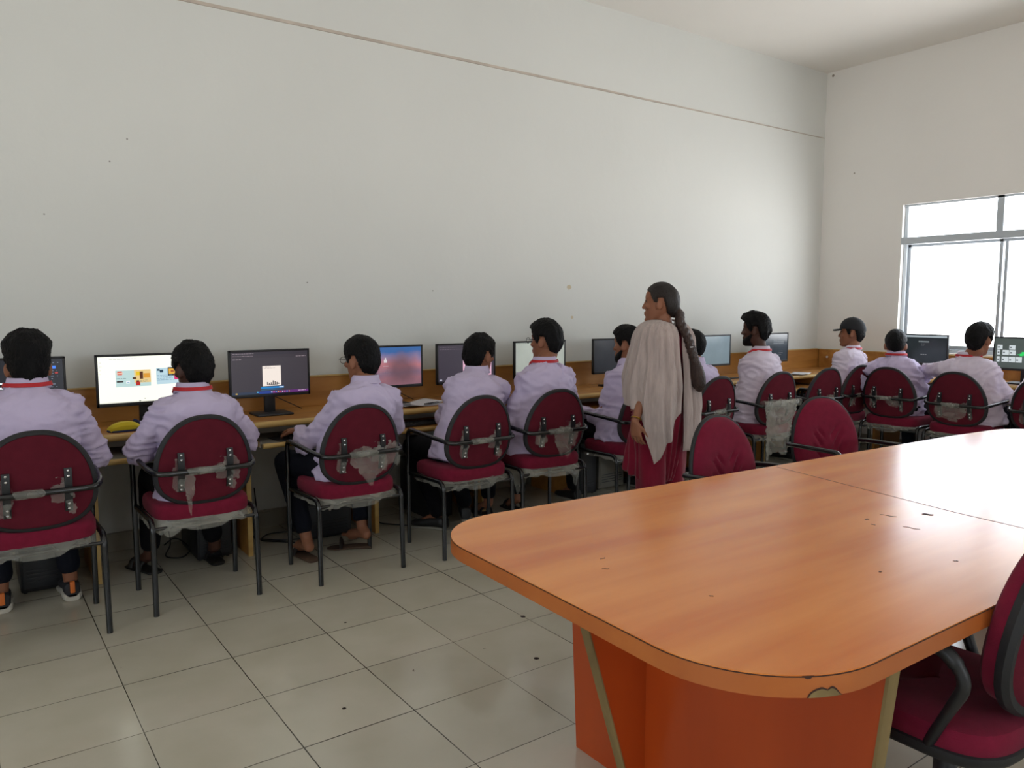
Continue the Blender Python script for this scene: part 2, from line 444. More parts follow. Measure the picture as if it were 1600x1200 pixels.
def window(name, axis, wpos, a0, a1, z0, z1, ztr, mull):
    """sliding aluminium window with a fixed light above the transom"""
    root = bpy.data.objects.new(name, None); COL.objects.link(root); struct(root)
    def B(mb, p0, p1, q0, q1, d0, d1):
        if axis == 'x': mb.box((wpos + d0, p0, q0), (wpos + d1, p1, q1), .002)
        else: mb.box((p0, wpos - d1, q0), (p1, wpos - d0, q1), .002)
    f = MB(); w = .035
    B(f, a0, a1, z0, z0 + w, .05, .12); B(f, a0, a1, z1 - w * .6, z1, .03, .12)
    B(f, a0, a0 + w, z0, z1, .05, .12); B(f, a1 - w, a1, z0, z1, .05, .12)
    B(f, a0, a1, ztr - .035, ztr + .035, -.01, .12)
    for mu in mull: B(f, mu - .032, mu + .032, ztr, z1, .03, .11)
    f.obj('window_frame', M_ALU, root, smooth=False)
    s = MB()
    edges = [a0 + w] + list(mull) + [a1 - w]
    for i in range(len(edges) - 1):
        e0, e1 = edges[i] + (.0 if i == 0 else -.07), edges[i + 1]
        d = .06 + .02 * (i % 2)
        for q in ((e0 - .0, e0 + .03), (e1 - .03, e1)): B(s, q[0], q[1], z0 + w, ztr - .03, d, d + .02)
        B(s, e0, e1, z0 + w, z0 + w + .04, d, d + .02); B(s, e0, e1, ztr - .06, ztr - .03, d, d + .02)
    s.obj('window_sash', M_ALU, root, smooth=False)
    return root


for i, (a, b, c, d) in enumerate(WIN_R):
    window('window_%d' % (i + 1), 'x', XR, a, b, c, d, 2.165, [b - .915] + ([b - 1.83] if b - a > 2.2 else []))
for i, (a, b, c, d) in enumerate(WIN_FILL_S):  # added out-of-view window, lets fill light in from behind
    window('window_%d' % (i + 3), 'y', YS - .2, a, b, c, d, 2.165, [(a + b) / 2])
for i, (a, b, c, d) in enumerate(WIN_FILL_L):  # added out-of-view windows, bring more daylight from the left
    window('window_%d' % (i + 4), 'x', XL - .2, a, b, c, d, 2.165, [(a + b) / 2])

# ------------------------------------------------------------------ computer desks along the two walls
DZ = .81


def grain_x(o): return o


long_desk = thing('computer_desk', 'long wooden computer desk running along the left white wall', 'desk', (0, YB, 0))
mb = MB(); mb.box((-1.9, -.60, DZ - .028), (7.99, -.03, DZ), .003)
mb.obj('worktop', M_WOOD, long_desk, smooth=False)
mb = MB(); mb.tube([(-1.9, -.602, DZ - .017), (7.42, -.602, DZ - .017)], .019, 12)
mb.obj('edge_lipping', M_WOODE, long_desk)
mb = MB(); mb.box((-1.9, -.05, DZ), (7.99, -.022, 1.016), .002); mb.obj('back_panel', M_WOOD, long_desk, smooth=False)
mb = MB(); mb.box((-1.9, -.056, 1.010), (7.965, -.020, 1.020), .002); mb.obj('panel_edge', M_WOODE, long_desk, smooth=False)
SUP = [-.26, .555, 1.37, 2.2, 3.05, 3.86, 4.68, 5.5, 6.3, 7.1]
for x in SUP:
    mb = MB(); mb.box((x - .012, -.585, 0), (x + .012, -.10, DZ - .028), .002)
    o = mb.obj('side_panel', M_WOOD, long_desk, smooth=False)
    MB().box((x - .014, -.592, 0), (x + .014, -.584, DZ - .028)).obj('panel_lipping', M_WOODE, o, smooth=False)
for i in range(len(SUP) - 1):
    a, b = SUP[i] + .05, SUP[i + 1] - .03
    mb = MB(); mb.box((a, -.72, .678), (b, -.30, .695), .002)
    t = mb.obj('keyboard_tray', M_GREY if i in (1, 2) else M_WOOD, long_desk, smooth=False)
    MB().tube([(a, -.722, .684), (b, -.722, .684)], .015, 10).obj('tray_lipping', M_WOODE, t)
    for sx in (a - .012, b + .004): MB().box((sx, -.70, .675), (sx + .008, -.2, .71)).obj('slide_rail', M_CHROME, t, smooth=False)

side_desk = thing('computer_desk', 'wooden computer desk under the window along the right wall', 'desk', (XR, 0, 0))
mb = MB(); mb.box((-.60, -.6, DZ - .028), (-.03, 4.55, DZ - .0005), .003); mb.obj('worktop', M_WOOD, side_desk, smooth=False)
MB().tube([(-.602, -.6, DZ - .017), (-.602, 4.58, DZ - .017)], .019, 12).obj('edge_lipping', M_WOODE, side_desk)
MB().box((-.05, -.6, DZ), (-.022, 5.14, 1.012), .002).obj('back_panel', M_WOOD, side_desk, smooth=False)
MB().box((-.056, -.6, 1.008), (-.020, 5.14, 1.017), .002).obj('panel_edge', M_WOODE, side_desk, smooth=False)
for y in (4.15, 3.35, 2.5, 1.65, .8, 0):
    MB().box((-.585, y - .012, 0), (-.10, y + .012, DZ - .028), .002).obj('side_panel', M_WOOD, side_desk, smooth=False)
for (a, b) in ((3.4, 4.1), (2.55, 3.3), (1.7, 2.45)):
    t = MB().box((-.72, a, .678), (-.30, b, .695), .002).obj('keyboard_tray', M_WOOD, side_desk, smooth=False)
    MB().tube([(-.722, a, .684), (-.722, b, .684)], .015, 10).obj('tray_lipping', M_WOODE, t)

# round white socket hole on the corner panel
tag(MB().tube([(XR - .052, 5.03, .93), (XR - .062, 5.03, .93)], .012, 16).obj('wall_socket', M_WHITE), 'tiny round white button on the wooden panel by the room corner', 'socket')

# ------------------------------------------------------------------ monitors
EM = {}


def em(hexc, s=1.0):
    k = (hexc, s)
    if k not in EM:
        m = bpy.data.materials.new('screen_' + hexc.strip('#')); m.use_nodes = True
        b = m.node_tree.nodes['Principled BSDF']; b.inputs['Base Color'].default_value = (.01, .01, .012, 1)
        b.inputs['Roughness'].default_value = .35; b.inputs['Emission Color'].default_value = lin(hexc); b.inputs['Emission Strength'].default_value = s
        EM[k] = m
    return EM[k]


def sunset_mat():
    m = bpy.data.materials.new('sunset_wallpaper'); m.use_nodes = True
    nt = m.node_tree; b = nt.nodes['Principled BSDF']; L = nt.links.new; N = nt.nodes.new
    b.inputs['Base Color'].default_value = (.01, .01, .01, 1); b.inputs['Roughness'].default_value = .35
    tc = N('ShaderNodeTexCoord'); sp = N('ShaderNodeSeparateXYZ'); L(tc.outputs['Object'], sp.inputs[0])
    mr = N('ShaderNodeMapRange'); mr.inputs['From Min'].default_value = .11; mr.inputs['From Max'].default_value = .41; L(sp.outputs[2], mr.inputs[0])
    n = N('ShaderNodeTexNoise'); n.inputs['Scale'].default_value = 9; n.inputs['Detail'].default_value = 3; L(tc.outputs['Object'], n.inputs['Vector'])
    ad = N('ShaderNodeMath'); ad.operation = 'MULTIPLY_ADD'; ad.inputs[1].default_value = .25; L(n.outputs[0], ad.inputs[0]); L(mr.outputs[0], ad.inputs[2])
    cr = N('ShaderNodeValToRGB'); e = cr.color_ramp.elements
    e[0].position = .12; e[0].color = lin('#8d6a78'); e[1].position = 1.0; e[1].color = lin('#3f6fb0')
    for p, c in ((.35, '#a5707c'), (.5, '#8a6f86'), (.7, '#c98088'), (.85, '#9a86a8')):
        k = e.new(p); k.color = lin(c)
    L(ad.outputs[0], cr.inputs[0])
    vd = N('ShaderNodeVectorMath'); vd.operation = 'DISTANCE'; vd.inputs[1].default_value = (.09, 0, .25); L(tc.outputs['Object'], vd.inputs[0])
    a2 = N('ShaderNodeMath'); a2.operation = 'MULTIPLY_ADD'; a2.inputs[1].default_value = .08; L(n.outputs[0], a2.inputs[0]); L(vd.outputs['Value'], a2.inputs[2])
    m2 = N('ShaderNodeMapRange'); m2.inputs['From Min'].default_value = .1; m2.inputs['From Max'].default_value = .18; m2.inputs['To Min'].default_value = .75; m2.inputs['To Max'].default_value = 0
    L(a2.outputs[0], m2.inputs[0])
    mx = N('ShaderNodeMix'); mx.data_type = 'RGBA'; L(m2.outputs[0], mx.inputs[0]); L(cr.outputs[0], mx.inputs[6]); mx.inputs[7].default_value = lin('#6d4f58')
    L(mx.outputs[2], b.inputs['Emission Color']); b.inputs['Emission Strength'].default_value = .75
    return m


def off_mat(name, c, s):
    """screen glass; the wash of room light is painted in as colour and glow"""
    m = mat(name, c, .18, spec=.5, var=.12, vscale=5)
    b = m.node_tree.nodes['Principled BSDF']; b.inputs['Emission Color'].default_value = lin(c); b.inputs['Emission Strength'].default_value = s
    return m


def text_rows(x0, z1, n, w, dz, col, s, h=.003, seed=0, jit=.5):
    rnd = random.Random(seed); out = []
    for i in range(n):
        x = x0; e = x0 + w * (1 - jit * rnd.random())
        while x < e:
            l = rnd.uniform(.006, .018); out.append((x, z1 - i * dz - h, min(x + l, e), z1 - i * dz, col, s)); x += l + .004
    return out


def monitor(x, y, rz, label, base, rects, w=.515, z0=.925, z1=1.225, tilt=0.0, stand=True):
    """rects: (x0,z0,x1,z1,colour,strength) as fractions of the lit area, or metres via text rows"""
    root = thing('computer_monitor', label, 'monitor', (x, y, DZ), rz, 'computer monitors')
    a, b = z0 - DZ, z1 - DZ; hw = w / 2; bz = .013
    mb = MB(); mb.box((-hw, .004, a), (hw, .028, b), .004); mb.box((-hw * .55, .026, a + .05), (hw * .55, .05, b - .06), .012)
    mb.box((-hw, 0, a), (-hw + bz, .01, b), .002); mb.box((hw - bz, 0, a), (hw, .01, b), .002)
    mb.box((-hw, 0, b - bz), (hw, .01, b), .002); mb.box((-hw, 0, a), (hw, .01, a + bz + .008), .002)
    mb.obj('casing', M_BLK, root)
    X0, X1, Z0, Z1 = -hw + bz, hw - bz, a + bz + .008, b - bz
    mb = MB(); mats = [base]
    mb.b.faces.new([mb.b.verts.new(p) for p in ((X0, .003, Z0), (X1, .003, Z0), (X1, .003, Z1), (X0, .003, Z1))])
    W_, H_ = X1 - X0, Z1 - Z0
    for k, (p0, q0, p1, q1, c, s) in enumerate(rects):
        m = em(c, s)
        if m not in mats: mats.append(m)
        yy = .0025 - .00002 * k
        f = mb.b.faces.new([mb.b.verts.new(p) for p in ((X0 + p0 * W_, yy, Z0 + q0 * H_), (X0 + p1 * W_, yy, Z0 + q0 * H_), (X0 + p1 * W_, yy, Z0 + q1 * H_), (X0 + p0 * W_, yy, Z0 + q1 * H_))])
        f.material_index = mats.index(m)
    o = mb.obj('screen', mats, root, smooth=False, norm=False)
    mb = MB(); mb.box((-.035, .03, .01), (.035, .055, a + .12), .006); mb.obj('stand_neck', M_BLK, root)
    mb = MB(); mb.box((-.115, -.085, 0), (.115, .105, .014), .006)
    mb.obj('stand_base', M_BLK2, root)
    mb = MB(); mb.tube([(.02, .055, .12), (.08, .09, .09), (.16, .12, .05), (.24, .115, .008)], .003, 6, .04); mb.obj('video_cable', M_CABLE, root)
    return root


def rws(n, x0, x1, z_top, dz, col, s, h=.012, seed=1, l=(.01, .04), gap=.008, jit=.4):
    rnd = random.Random(seed); out = []
    for i in range(n):
        x = x0; e = x0 + (x1 - x0) * (1 - jit * rnd.random())
        while x < e:
            q = rnd.uniform(*l); out.append((x, z_top - i * dz - h, min(x + q, e), z_top - i * dz, col, s)); x += q + gap
    return out


MY = 4.90
# 1 dark spreadsheet-like tool beside the first student
r = [(0, 0, .52, .55, '#e8eef2', 1.0)]
for i in range(5):
    r += [(.05, .06 + i * .1, .10, .1 + i * .1, '#15181c', 1), (.16, .06 + i * .1, .5, .12 + i * .1, '#15181c', 1)]
r += rws(16, .56, .98, .93, .055, '#9aa4b8', .7, .014, 3, (.01, .03), .03, .2)
r += [(.87, .80, .93, .86, '#3f7be0', 1.2), (.70, .80, .725, .85, '#e8a23a', 1.1), (.76, .79, .78, .83, '#c8503a', .8), (.92, .70, .95, .73, '#c8403a', .8)]
monitor(.225, MY, 0, 'monitor at the left frame edge, dark grey tool panels beside a white area', em('#2a2d35', .6), r)
# 2 bright white page with food banners
r = rws(1, .12, .5, .95, .05, '#c9c8bf', .9, .01, 5) + rws(4, .01, .05, .88, .08, '#d5d3c6', .9, .008, 6)
B1 = (.18, .34, .56, .70)
r += [(*B1, '#bcd8d6', 1.0), (.38, .42, .56, .70, '#e8c98a', 1.0), (.20, .60, .25, .68, '#d8503c', 1.0), (.19, .62, .26, .65, '#eec7b0', 1), (.40, .58, .47, .66, '#e8c020', 1), (.44, .50, .475, .66, '#5a2f1a', .9),
      (.48, .52, .55, .62, '#dd9a38', 1), (.36, .50, .40, .545, '#5a3a22', .8), (.40, .42, .43, .47, '#3a2018', .8), (.395, .36, .44, .44, '#b52a22', 1), (.19, .44, .26, .475, '#3b3430', .8),
      (.29, .41, .33, .47, '#f0f4f6', 1), (.30, .43, .325, .44, '#3c88b8', 1)]
r += rws(1, .19, .30, .53, .02, '#6e8a88', .9, .01, 8) + rws(2, .44, .54, .47, .03, '#7a968f', .9, .008, 9)
r += [(.62, .36, .99, .72, '#bcd8e2', 1.0), (.75, .54, .99, .73, '#2c3026', .8), (.76, .58, .85, .70, '#e0a83a', 1), (.785, .62, .82, .665, '#a5521c', 1), (.82, .45, .9, .56, '#d2286e', 1), (.86, .54, .9, .66, '#d2286e', 1), (.66, .62, .70, .68, '#1e3c50', 1), (.63, .66, .66, .70, '#1e3c50', 1)]
r += rws(4, .63, .86, .56, .035, '#6f96b4', .9, .008, 10)
r += [(0, 0, 1, .02, '#dcdccf', 1), (.42, .01, .44, .03, '#5a5a55', 1), (.48, .06, .49, .075, '#404040', 1)]
monitor(.885, MY, 0, 'monitor showing a bright white page with two food banners', em('#f3f5e8', 1.15), r)
# 3 document window with blue and purple taskbar
r = [(0, .93, 1, 1, '#3a3540', .7), (.0, .86, 1, .93, '#463f48', .6)] + rws(2, .02, .35, .97, .055, '#b8a8b0', .6, .012, 12) + rws(1, .02, .14, .84, .05, '#c8b8c0', .6, .016, 13) + rws(1, .84, .98, .88, .05, '#c8b8c0', .6, .014, 14)
r += [(.395, .18, .635, .66, '#f2e6dc', 1.0)] + rws(2, .41, .56, .64, .03, '#8a7a78', .9, .008, 15)
for k, (a_, h_) in enumerate(((.45, .06), (.475, .04), (.50, .05), (.525, .09), (.55, .07), (.575, .05), (.595, .03))): r.append((a_, .215, a_ + .014, .215 + h_, '#2c2226', .8))
r += [(.45, .205, .59, .217, '#3a2a2c', .8), (.37, .12, .67, .165, '#1f7ec2', 1), (.61, .135, .665, .155, '#e8eef2', 1), (.37, .085, .64, .10, '#2f7ab0', .7), (0, 0, .34, .06, '#35455e', .7), (.34, 0, .52, .06, '#28479a', .8), (.52, 0, 1, .06, '#6b2f7e', .8), (.045, .015, .07, .045, '#d8b050', 1), (.315, .03, .335, .055, '#58c0ea', 1)]
for k in range(9): r.append((.50 + k * .029, .02, .515 + k * .029, .045, ('#e8e8ee', '#e07ab0', '#48b0e8', '#e8b048', '#e04a48')[k % 5], .9))
r += rws(1, .86, .99, .045, .05, '#e2c8dc', .8, .014, 17)
monitor(1.615, MY - .01, 0, 'monitor on its black stand showing a grey page viewer with a small white sheet', em('#4c464e', .6), r)
# 4 sunset wallpaper
r = [(.40, .60, .45, .68, '#e8e2e6', .8), (.415, .68, .435, .73, '#e8e2e6', .8), (.39, .50, .47, .515, '#d8b8c0', .7)] + rws(4, .33, .52, .46, .05, '#b89aa2', .6, .01, 20)
monitor(2.462, MY, 0, 'monitor showing a blurred pink and blue sunset picture', sunset_mat(), r)
# 5 dark with pink page
r = rws(2, .03, .5, .95, .06, '#8a7a88', .6, .012, 22) + [(.43, .1, .95, .83, '#e6b4cc', 1.0), (.45, .6, .50, .68, '#a0708a', .8), (.52, .6, .66, .66, '#b8607e', .8), (.02, .03, .06, .06, '#c8c8d8', .8)]
monitor(3.095, MY, 0, 'monitor half hidden by a turned head, purple-grey screen with a pink page', em('#4a4250', .55), r)
# 6 pale screen
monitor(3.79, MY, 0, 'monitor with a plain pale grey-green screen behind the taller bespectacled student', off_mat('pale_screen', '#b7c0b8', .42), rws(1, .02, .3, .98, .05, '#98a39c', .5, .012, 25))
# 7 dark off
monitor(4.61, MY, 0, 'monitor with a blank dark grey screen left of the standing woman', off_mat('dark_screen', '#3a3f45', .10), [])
# 8 glare painted in as a pale blue glowing screen
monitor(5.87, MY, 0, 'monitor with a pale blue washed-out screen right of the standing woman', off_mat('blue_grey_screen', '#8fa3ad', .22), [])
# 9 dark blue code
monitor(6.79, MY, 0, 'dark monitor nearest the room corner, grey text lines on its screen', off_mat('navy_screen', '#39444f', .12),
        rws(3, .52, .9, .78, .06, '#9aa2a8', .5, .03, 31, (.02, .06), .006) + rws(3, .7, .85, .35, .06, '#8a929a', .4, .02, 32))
# right wall
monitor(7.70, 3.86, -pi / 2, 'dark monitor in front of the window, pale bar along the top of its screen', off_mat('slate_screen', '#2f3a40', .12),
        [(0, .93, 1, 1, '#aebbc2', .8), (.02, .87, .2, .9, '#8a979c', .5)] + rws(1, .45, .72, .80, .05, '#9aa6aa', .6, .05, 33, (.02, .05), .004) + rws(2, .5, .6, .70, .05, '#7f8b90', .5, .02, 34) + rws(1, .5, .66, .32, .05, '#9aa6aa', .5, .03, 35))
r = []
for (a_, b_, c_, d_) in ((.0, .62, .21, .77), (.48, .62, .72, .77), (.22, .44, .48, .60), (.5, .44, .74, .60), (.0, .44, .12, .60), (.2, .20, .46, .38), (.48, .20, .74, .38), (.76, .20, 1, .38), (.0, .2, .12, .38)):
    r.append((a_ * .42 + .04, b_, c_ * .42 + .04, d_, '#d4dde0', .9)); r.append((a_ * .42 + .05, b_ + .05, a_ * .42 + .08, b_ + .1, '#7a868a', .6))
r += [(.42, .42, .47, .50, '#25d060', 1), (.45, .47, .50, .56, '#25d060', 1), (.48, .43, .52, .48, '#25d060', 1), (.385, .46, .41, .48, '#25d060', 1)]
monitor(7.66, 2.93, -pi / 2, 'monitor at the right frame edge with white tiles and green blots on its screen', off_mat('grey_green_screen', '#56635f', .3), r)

# ------------------------------------------------------------------ visitor chairs


def selp(a, ex):
    return math.copysign(abs(cos(a)) ** ex, cos(a)), math.copysign(abs(sin(a)) ** ex, sin(a))


BW = .228


def back_pt(a, r=1.0, off=0.0):
    """point of the egg-shaped back: a = angle, r = 0 centre .. 1 rim, off = towards the sitter"""
    c, s = cos(a), sin(a)
    if s >= 0: x = BW * math.copysign(abs(c) ** .86, c); z = .274 * abs(s) ** .97
    else: x = BW * math.copysign(abs(c) ** .78, c); z = -.165 * abs(s) ** .82
    x *= r; z *= r; x *= 1 - .05 * max(0, z / .262) ** 1.5
    y = -.205 + .10 * x * x / BW - (z + .165) * .13 + off
    return V((x, y, .692 + z))


GRV = []
for sx in (-1, 1):
    GRV += [((sx * .03, .60), (sx * .115, .72)), ((sx * .035, .68), (sx * .105, .79)), ((sx * .02, .745), (sx * .07, .80))]


def seg_d(x, z, a, b):
    ax, az = a; bx, bz = b; t = ((x - ax) * (bx - ax) + (z - az) * (bz - az)) / ((bx - ax) ** 2 + (bz - az) ** 2)
    t = max(0, min(1, t)); return math.hypot(x - ax - t * (bx - ax), z - az - t * (bz - az)), t


def crumple(mb, P, nu, nv, amp, seed, keep=lambda u, v: True):
    """torn crumpled film: P(u,v) gives the base surface"""
    b = mb.b; g = {}
    for i in range(nu + 1):
        for j in range(nv + 1):
            u, v = i / nu, j / nv
            p = V(P(u, v)); q = p * 22 + V((seed * 7.3, seed * 3.1, 0))
            g[i, j] = b.verts.new(p + noise.noise_vector(q) * amp + noise.noise_vector(q * 2.7) * amp * .5)
    for i in range(nu):
        for j in range(nv):
            if keep((i + .5) / nu, (j + .5) / nv): b.faces.new((g[i, j], g[i + 1, j], g[i + 1, j + 1], g[i, j + 1]))
    for v in [v for v in b.verts if not v.link_faces]: b.verts.remove(v)
    left = set(b.verts); comps = []                    # keep only the largest connected piece
    while left:
        st = [left.pop()]; comp = list(st)
        while st:
            for e in st.pop().link_edges:
                for w in e.verts:
                    if w in left: left.discard(w); st.append(w); comp.append(w)
        comps.append(comp)
    comps.sort(key=len)
    for c in comps[:-1]:
        for v in c: b.verts.remove(v)


def make_chair_master():
    t = thing('visitor_chair', '', 'chair')
    # seat cushion and its under-board
    mb = MB(); n = 40
    def ring(f, z, w=.232, d=.228, e=.42):
        out = []
        for k in range(n):
            c, s = selp(2 * pi * k / n, e); x, y = c * w * f, s * d * f
            out.append(V((x, y + .0, z - .02 * max(0, y / d - .55) + .006 * (x / w) ** 2)))
        return out
    mb.rings([ring(.90, .452), ring(.985, .458), ring(1.0, .474), ring(1.0, .505), ring(.975, .522), ring(.91, .533), ring(.7, .538), ring(.35, .536), ring(.02, .535)])
    mb.obj('seat', M_RED, t)
    mb = MB(); mb.rings([ring(.86, .440), ring(.9, .444), ring(.9, .452), ring(.86, .455)]); mb.obj('seat_board', M_BLK, t)
    # backrest: cushion, rear cover, rim
    mb = MB(); NA, NR = 64, 22; b = mb.b; prev = None
    for i in range(NR + 1):
        r = 1 - i / NR
        row = []
        for k in range(NA):
            a = 2 * pi * k / NA
            p = back_pt(a, max(r, .001)); th = .046 * (1 - r ** 5) ** .55 + .004
            dmin = 9
            for (ga, gb) in GRV:
                d_, tt = seg_d(p.x, p.z, ga, gb)
                if d_ < .02: th -= .015 * (1 - d_ / .02) ** 1.3 * min(1, 4 * tt * (1 - tt) + .25)
            row.append(b.verts.new(p + V((0, th, 0))))
        if prev:
            for k in range(NA): b.faces.new((prev[k], prev[(k + 1) % NA], row[(k + 1) % NA], row[k]))
        else:
            first = row
        prev = row
    b.faces.new(prev)
    rim = [b.verts.new(back_pt(2 * pi * k / NA, 1.0, -.004)) for k in range(NA)]
    for k in range(NA): b.faces.new((rim[k], rim[(k + 1) % NA], first[(k + 1) % NA], first[k]))
    bk = mb.obj('backrest', M_RED, t)
    mb = MB()
    mb.rings([[back_pt(2 * pi * k / NA, q, o) for k in range(NA)] for q, o in ((.985, .0), (.99, -.010), (.94, -.013), (.7, -.014), (.35, -.0142), (.01, -.0143))])
    mb.obj('rear_cover', M_REDR, t)
    mb = MB()
    rs = []
    for k in range(NA):
        a = 2 * pi * k / NA; c = back_pt(a, 1.0, 0); o = (back_pt(a, 1.05, 0) - c).normalized()
        rs.append([c + o * x + V((0, y, 0)) for x, y in ((-.002, .008), (.004, .007), (.008, .001), (.008, -.010), (.002, -.016), (-.012, -.017), (-.014, -.012))])
    mb.rings(rs, loop=True); mb.obj('back_rim', M_RIM, t)
    # frame
    mb = MB()
    loop = [(-.252, .215, 0), (-.256, .212, .735), (-.252, -.17, .715), (-.225, -.268, .700), (.225, -.268, .700), (.252, -.17, .715), (.256, .212, .735), (.252, .215, 0)]
    mb.tube(loop, .0135, 10, .055)
    mb.obj('arm_frame', M_TUBE, t)
    for sx in (-1, 1):
        MB().tube([(sx * .25, -.222, 0), (sx * .247, -.21, .462), (sx * .247, .20, .452)], .0135, 10, .06).obj('rear_leg', M_TUBE, t)
    MB().tube([(-.245, -.212, .425), (.245, -.212, .425)], .009, 8).obj('cross_bar', M_TUBE, t); MB().tube([(-.245, .17, .437), (.245, .17, .437)], .009, 8).obj('cross_bar', M_TUBE, t)
    for sx in (-1, 1):
        x = sx * .115; mb = MB()
        bl = [(-.226, .598), (-.232, .62), (-.244, .665), (-.252, .70), (-.256, .735), (-.256, .77), (-.250, .795)]
        mb.rings([[V((x - .015, y + .005, z)), V((x + .015, y + .005, z)), V((x + .015, y - .005, z)), V((x - .015, y - .005, z))] for y, z in bl])
        br = mb.obj('back_bracket', M_BLK, t)
        for z, y in ((.610, -.235), (.634, -.243), (.760, -.262), (.784, -.259)): MB().ell((x, y, z), (.0065, .005, .0065), sub=2).obj('screw', M_CHROME, br)
    return t


chair_master = make_chair_master()
chair_used = [False]


def dup(root):
    r = root.copy(); COL.objects.link(r)
    for ch in list(root.children):
        c = ch.copy(); COL.objects.link(c); c.parent = r
        for g in list(ch.children):
            d = g.copy(); COL.objects.link(d); d.parent = c
    return r


def rail_wrap(seed, x0=-.06, x1=.05):
    mb = MB(); rnd = random.Random(seed); rs = []
    n = 9
    for i in range(n):
        x = x0 + (x1 - x0) * i / (n - 1); rr = .0155 + .002 * rnd.random()
        rs.append([V((x + .006 * sin(a * 2 + i), -.268 + cos(a) * rr * (1 + .15 * rnd.random()), .700 + sin(a) * rr * (1 + .2 * rnd.random()))) for a in [2 * pi * k / 10 for k in range(10)]])
    mb.rings(rs, cap=False); return mb


def torn(mb, cx, cz, w, h, seed, tail=0.0, yoff=0.0, ragged=.5):
    rnd = random.Random(seed)
    def P(u, v):
        x = cx + (u - .5) * w; z = cz + (v - .5) * h
        if tail and v < .5: x = cx + (u - .5) * w * (.25 + 1.5 * v); z -= tail * (1 - 2 * v)
        return (x, -.248 + yoff - .12 * (z - .70) * 0, z)
    def keep(u, v):
        d = math.hypot((u - .5) * 2, (v - .5) * 2); q = noise.noise(V((u * 3.2, v * 3.2, seed * 1.7)))
        return d + q * ragged * 1.4 < 1.0
    crumple(mb, P, 22, 18, .010, seed, keep)


def seat_film(mb, seed, drip, full=False, w=.24, dripx=None):
    """protective film still hanging round the seat underside; drip(a) gives how far it hangs"""
    def P(u, v):
        a = (-pi * 1.12 + u * pi * 1.24) if not full else (-pi * 1.35 + u * pi * 1.7)
        c, s = selp(a, .5); fl = 1 + .10 * v
        x, y = c * w * fl * .97, s * .235 * fl * .95
        return (x, y, .462 - v * max(.005, drip(a, u) * (.75 + .9 * abs(noise.noise(V((u * 9, seed, 0)))))))
    crumple(mb, P, 64, 8, .007, seed)


def chair(x, y, az, label, films=None):
    if not chair_used[0]: r = chair_master; chair_used[0] = True
    else: r = dup(chair_master)
    r.location = (x, y, 0); r.rotation_euler = (0, 0, R(az - 90))
    tag(r, label, 'chair', 'maroon visitor chairs')
    if films:
        for f in [g for f_ in films for g in (f_ if isinstance(f_, (list, tuple)) else [f_])]:
            mb = MB(); f(mb); mb.obj('plastic_film', M_PLASTIC, r, norm=False)
    return r


def ms(*fs): return list(fs)


def wrap(seed, a=-.06, b=.05):
    def g(mb):
        t = rail_wrap(seed, a, b); mb.merge(t.b)
    return g


def dripf(base, spots):
    return lambda a, u: base + sum(h * math.exp(-((u - c) / w) ** 2) for c, w, h in spots)


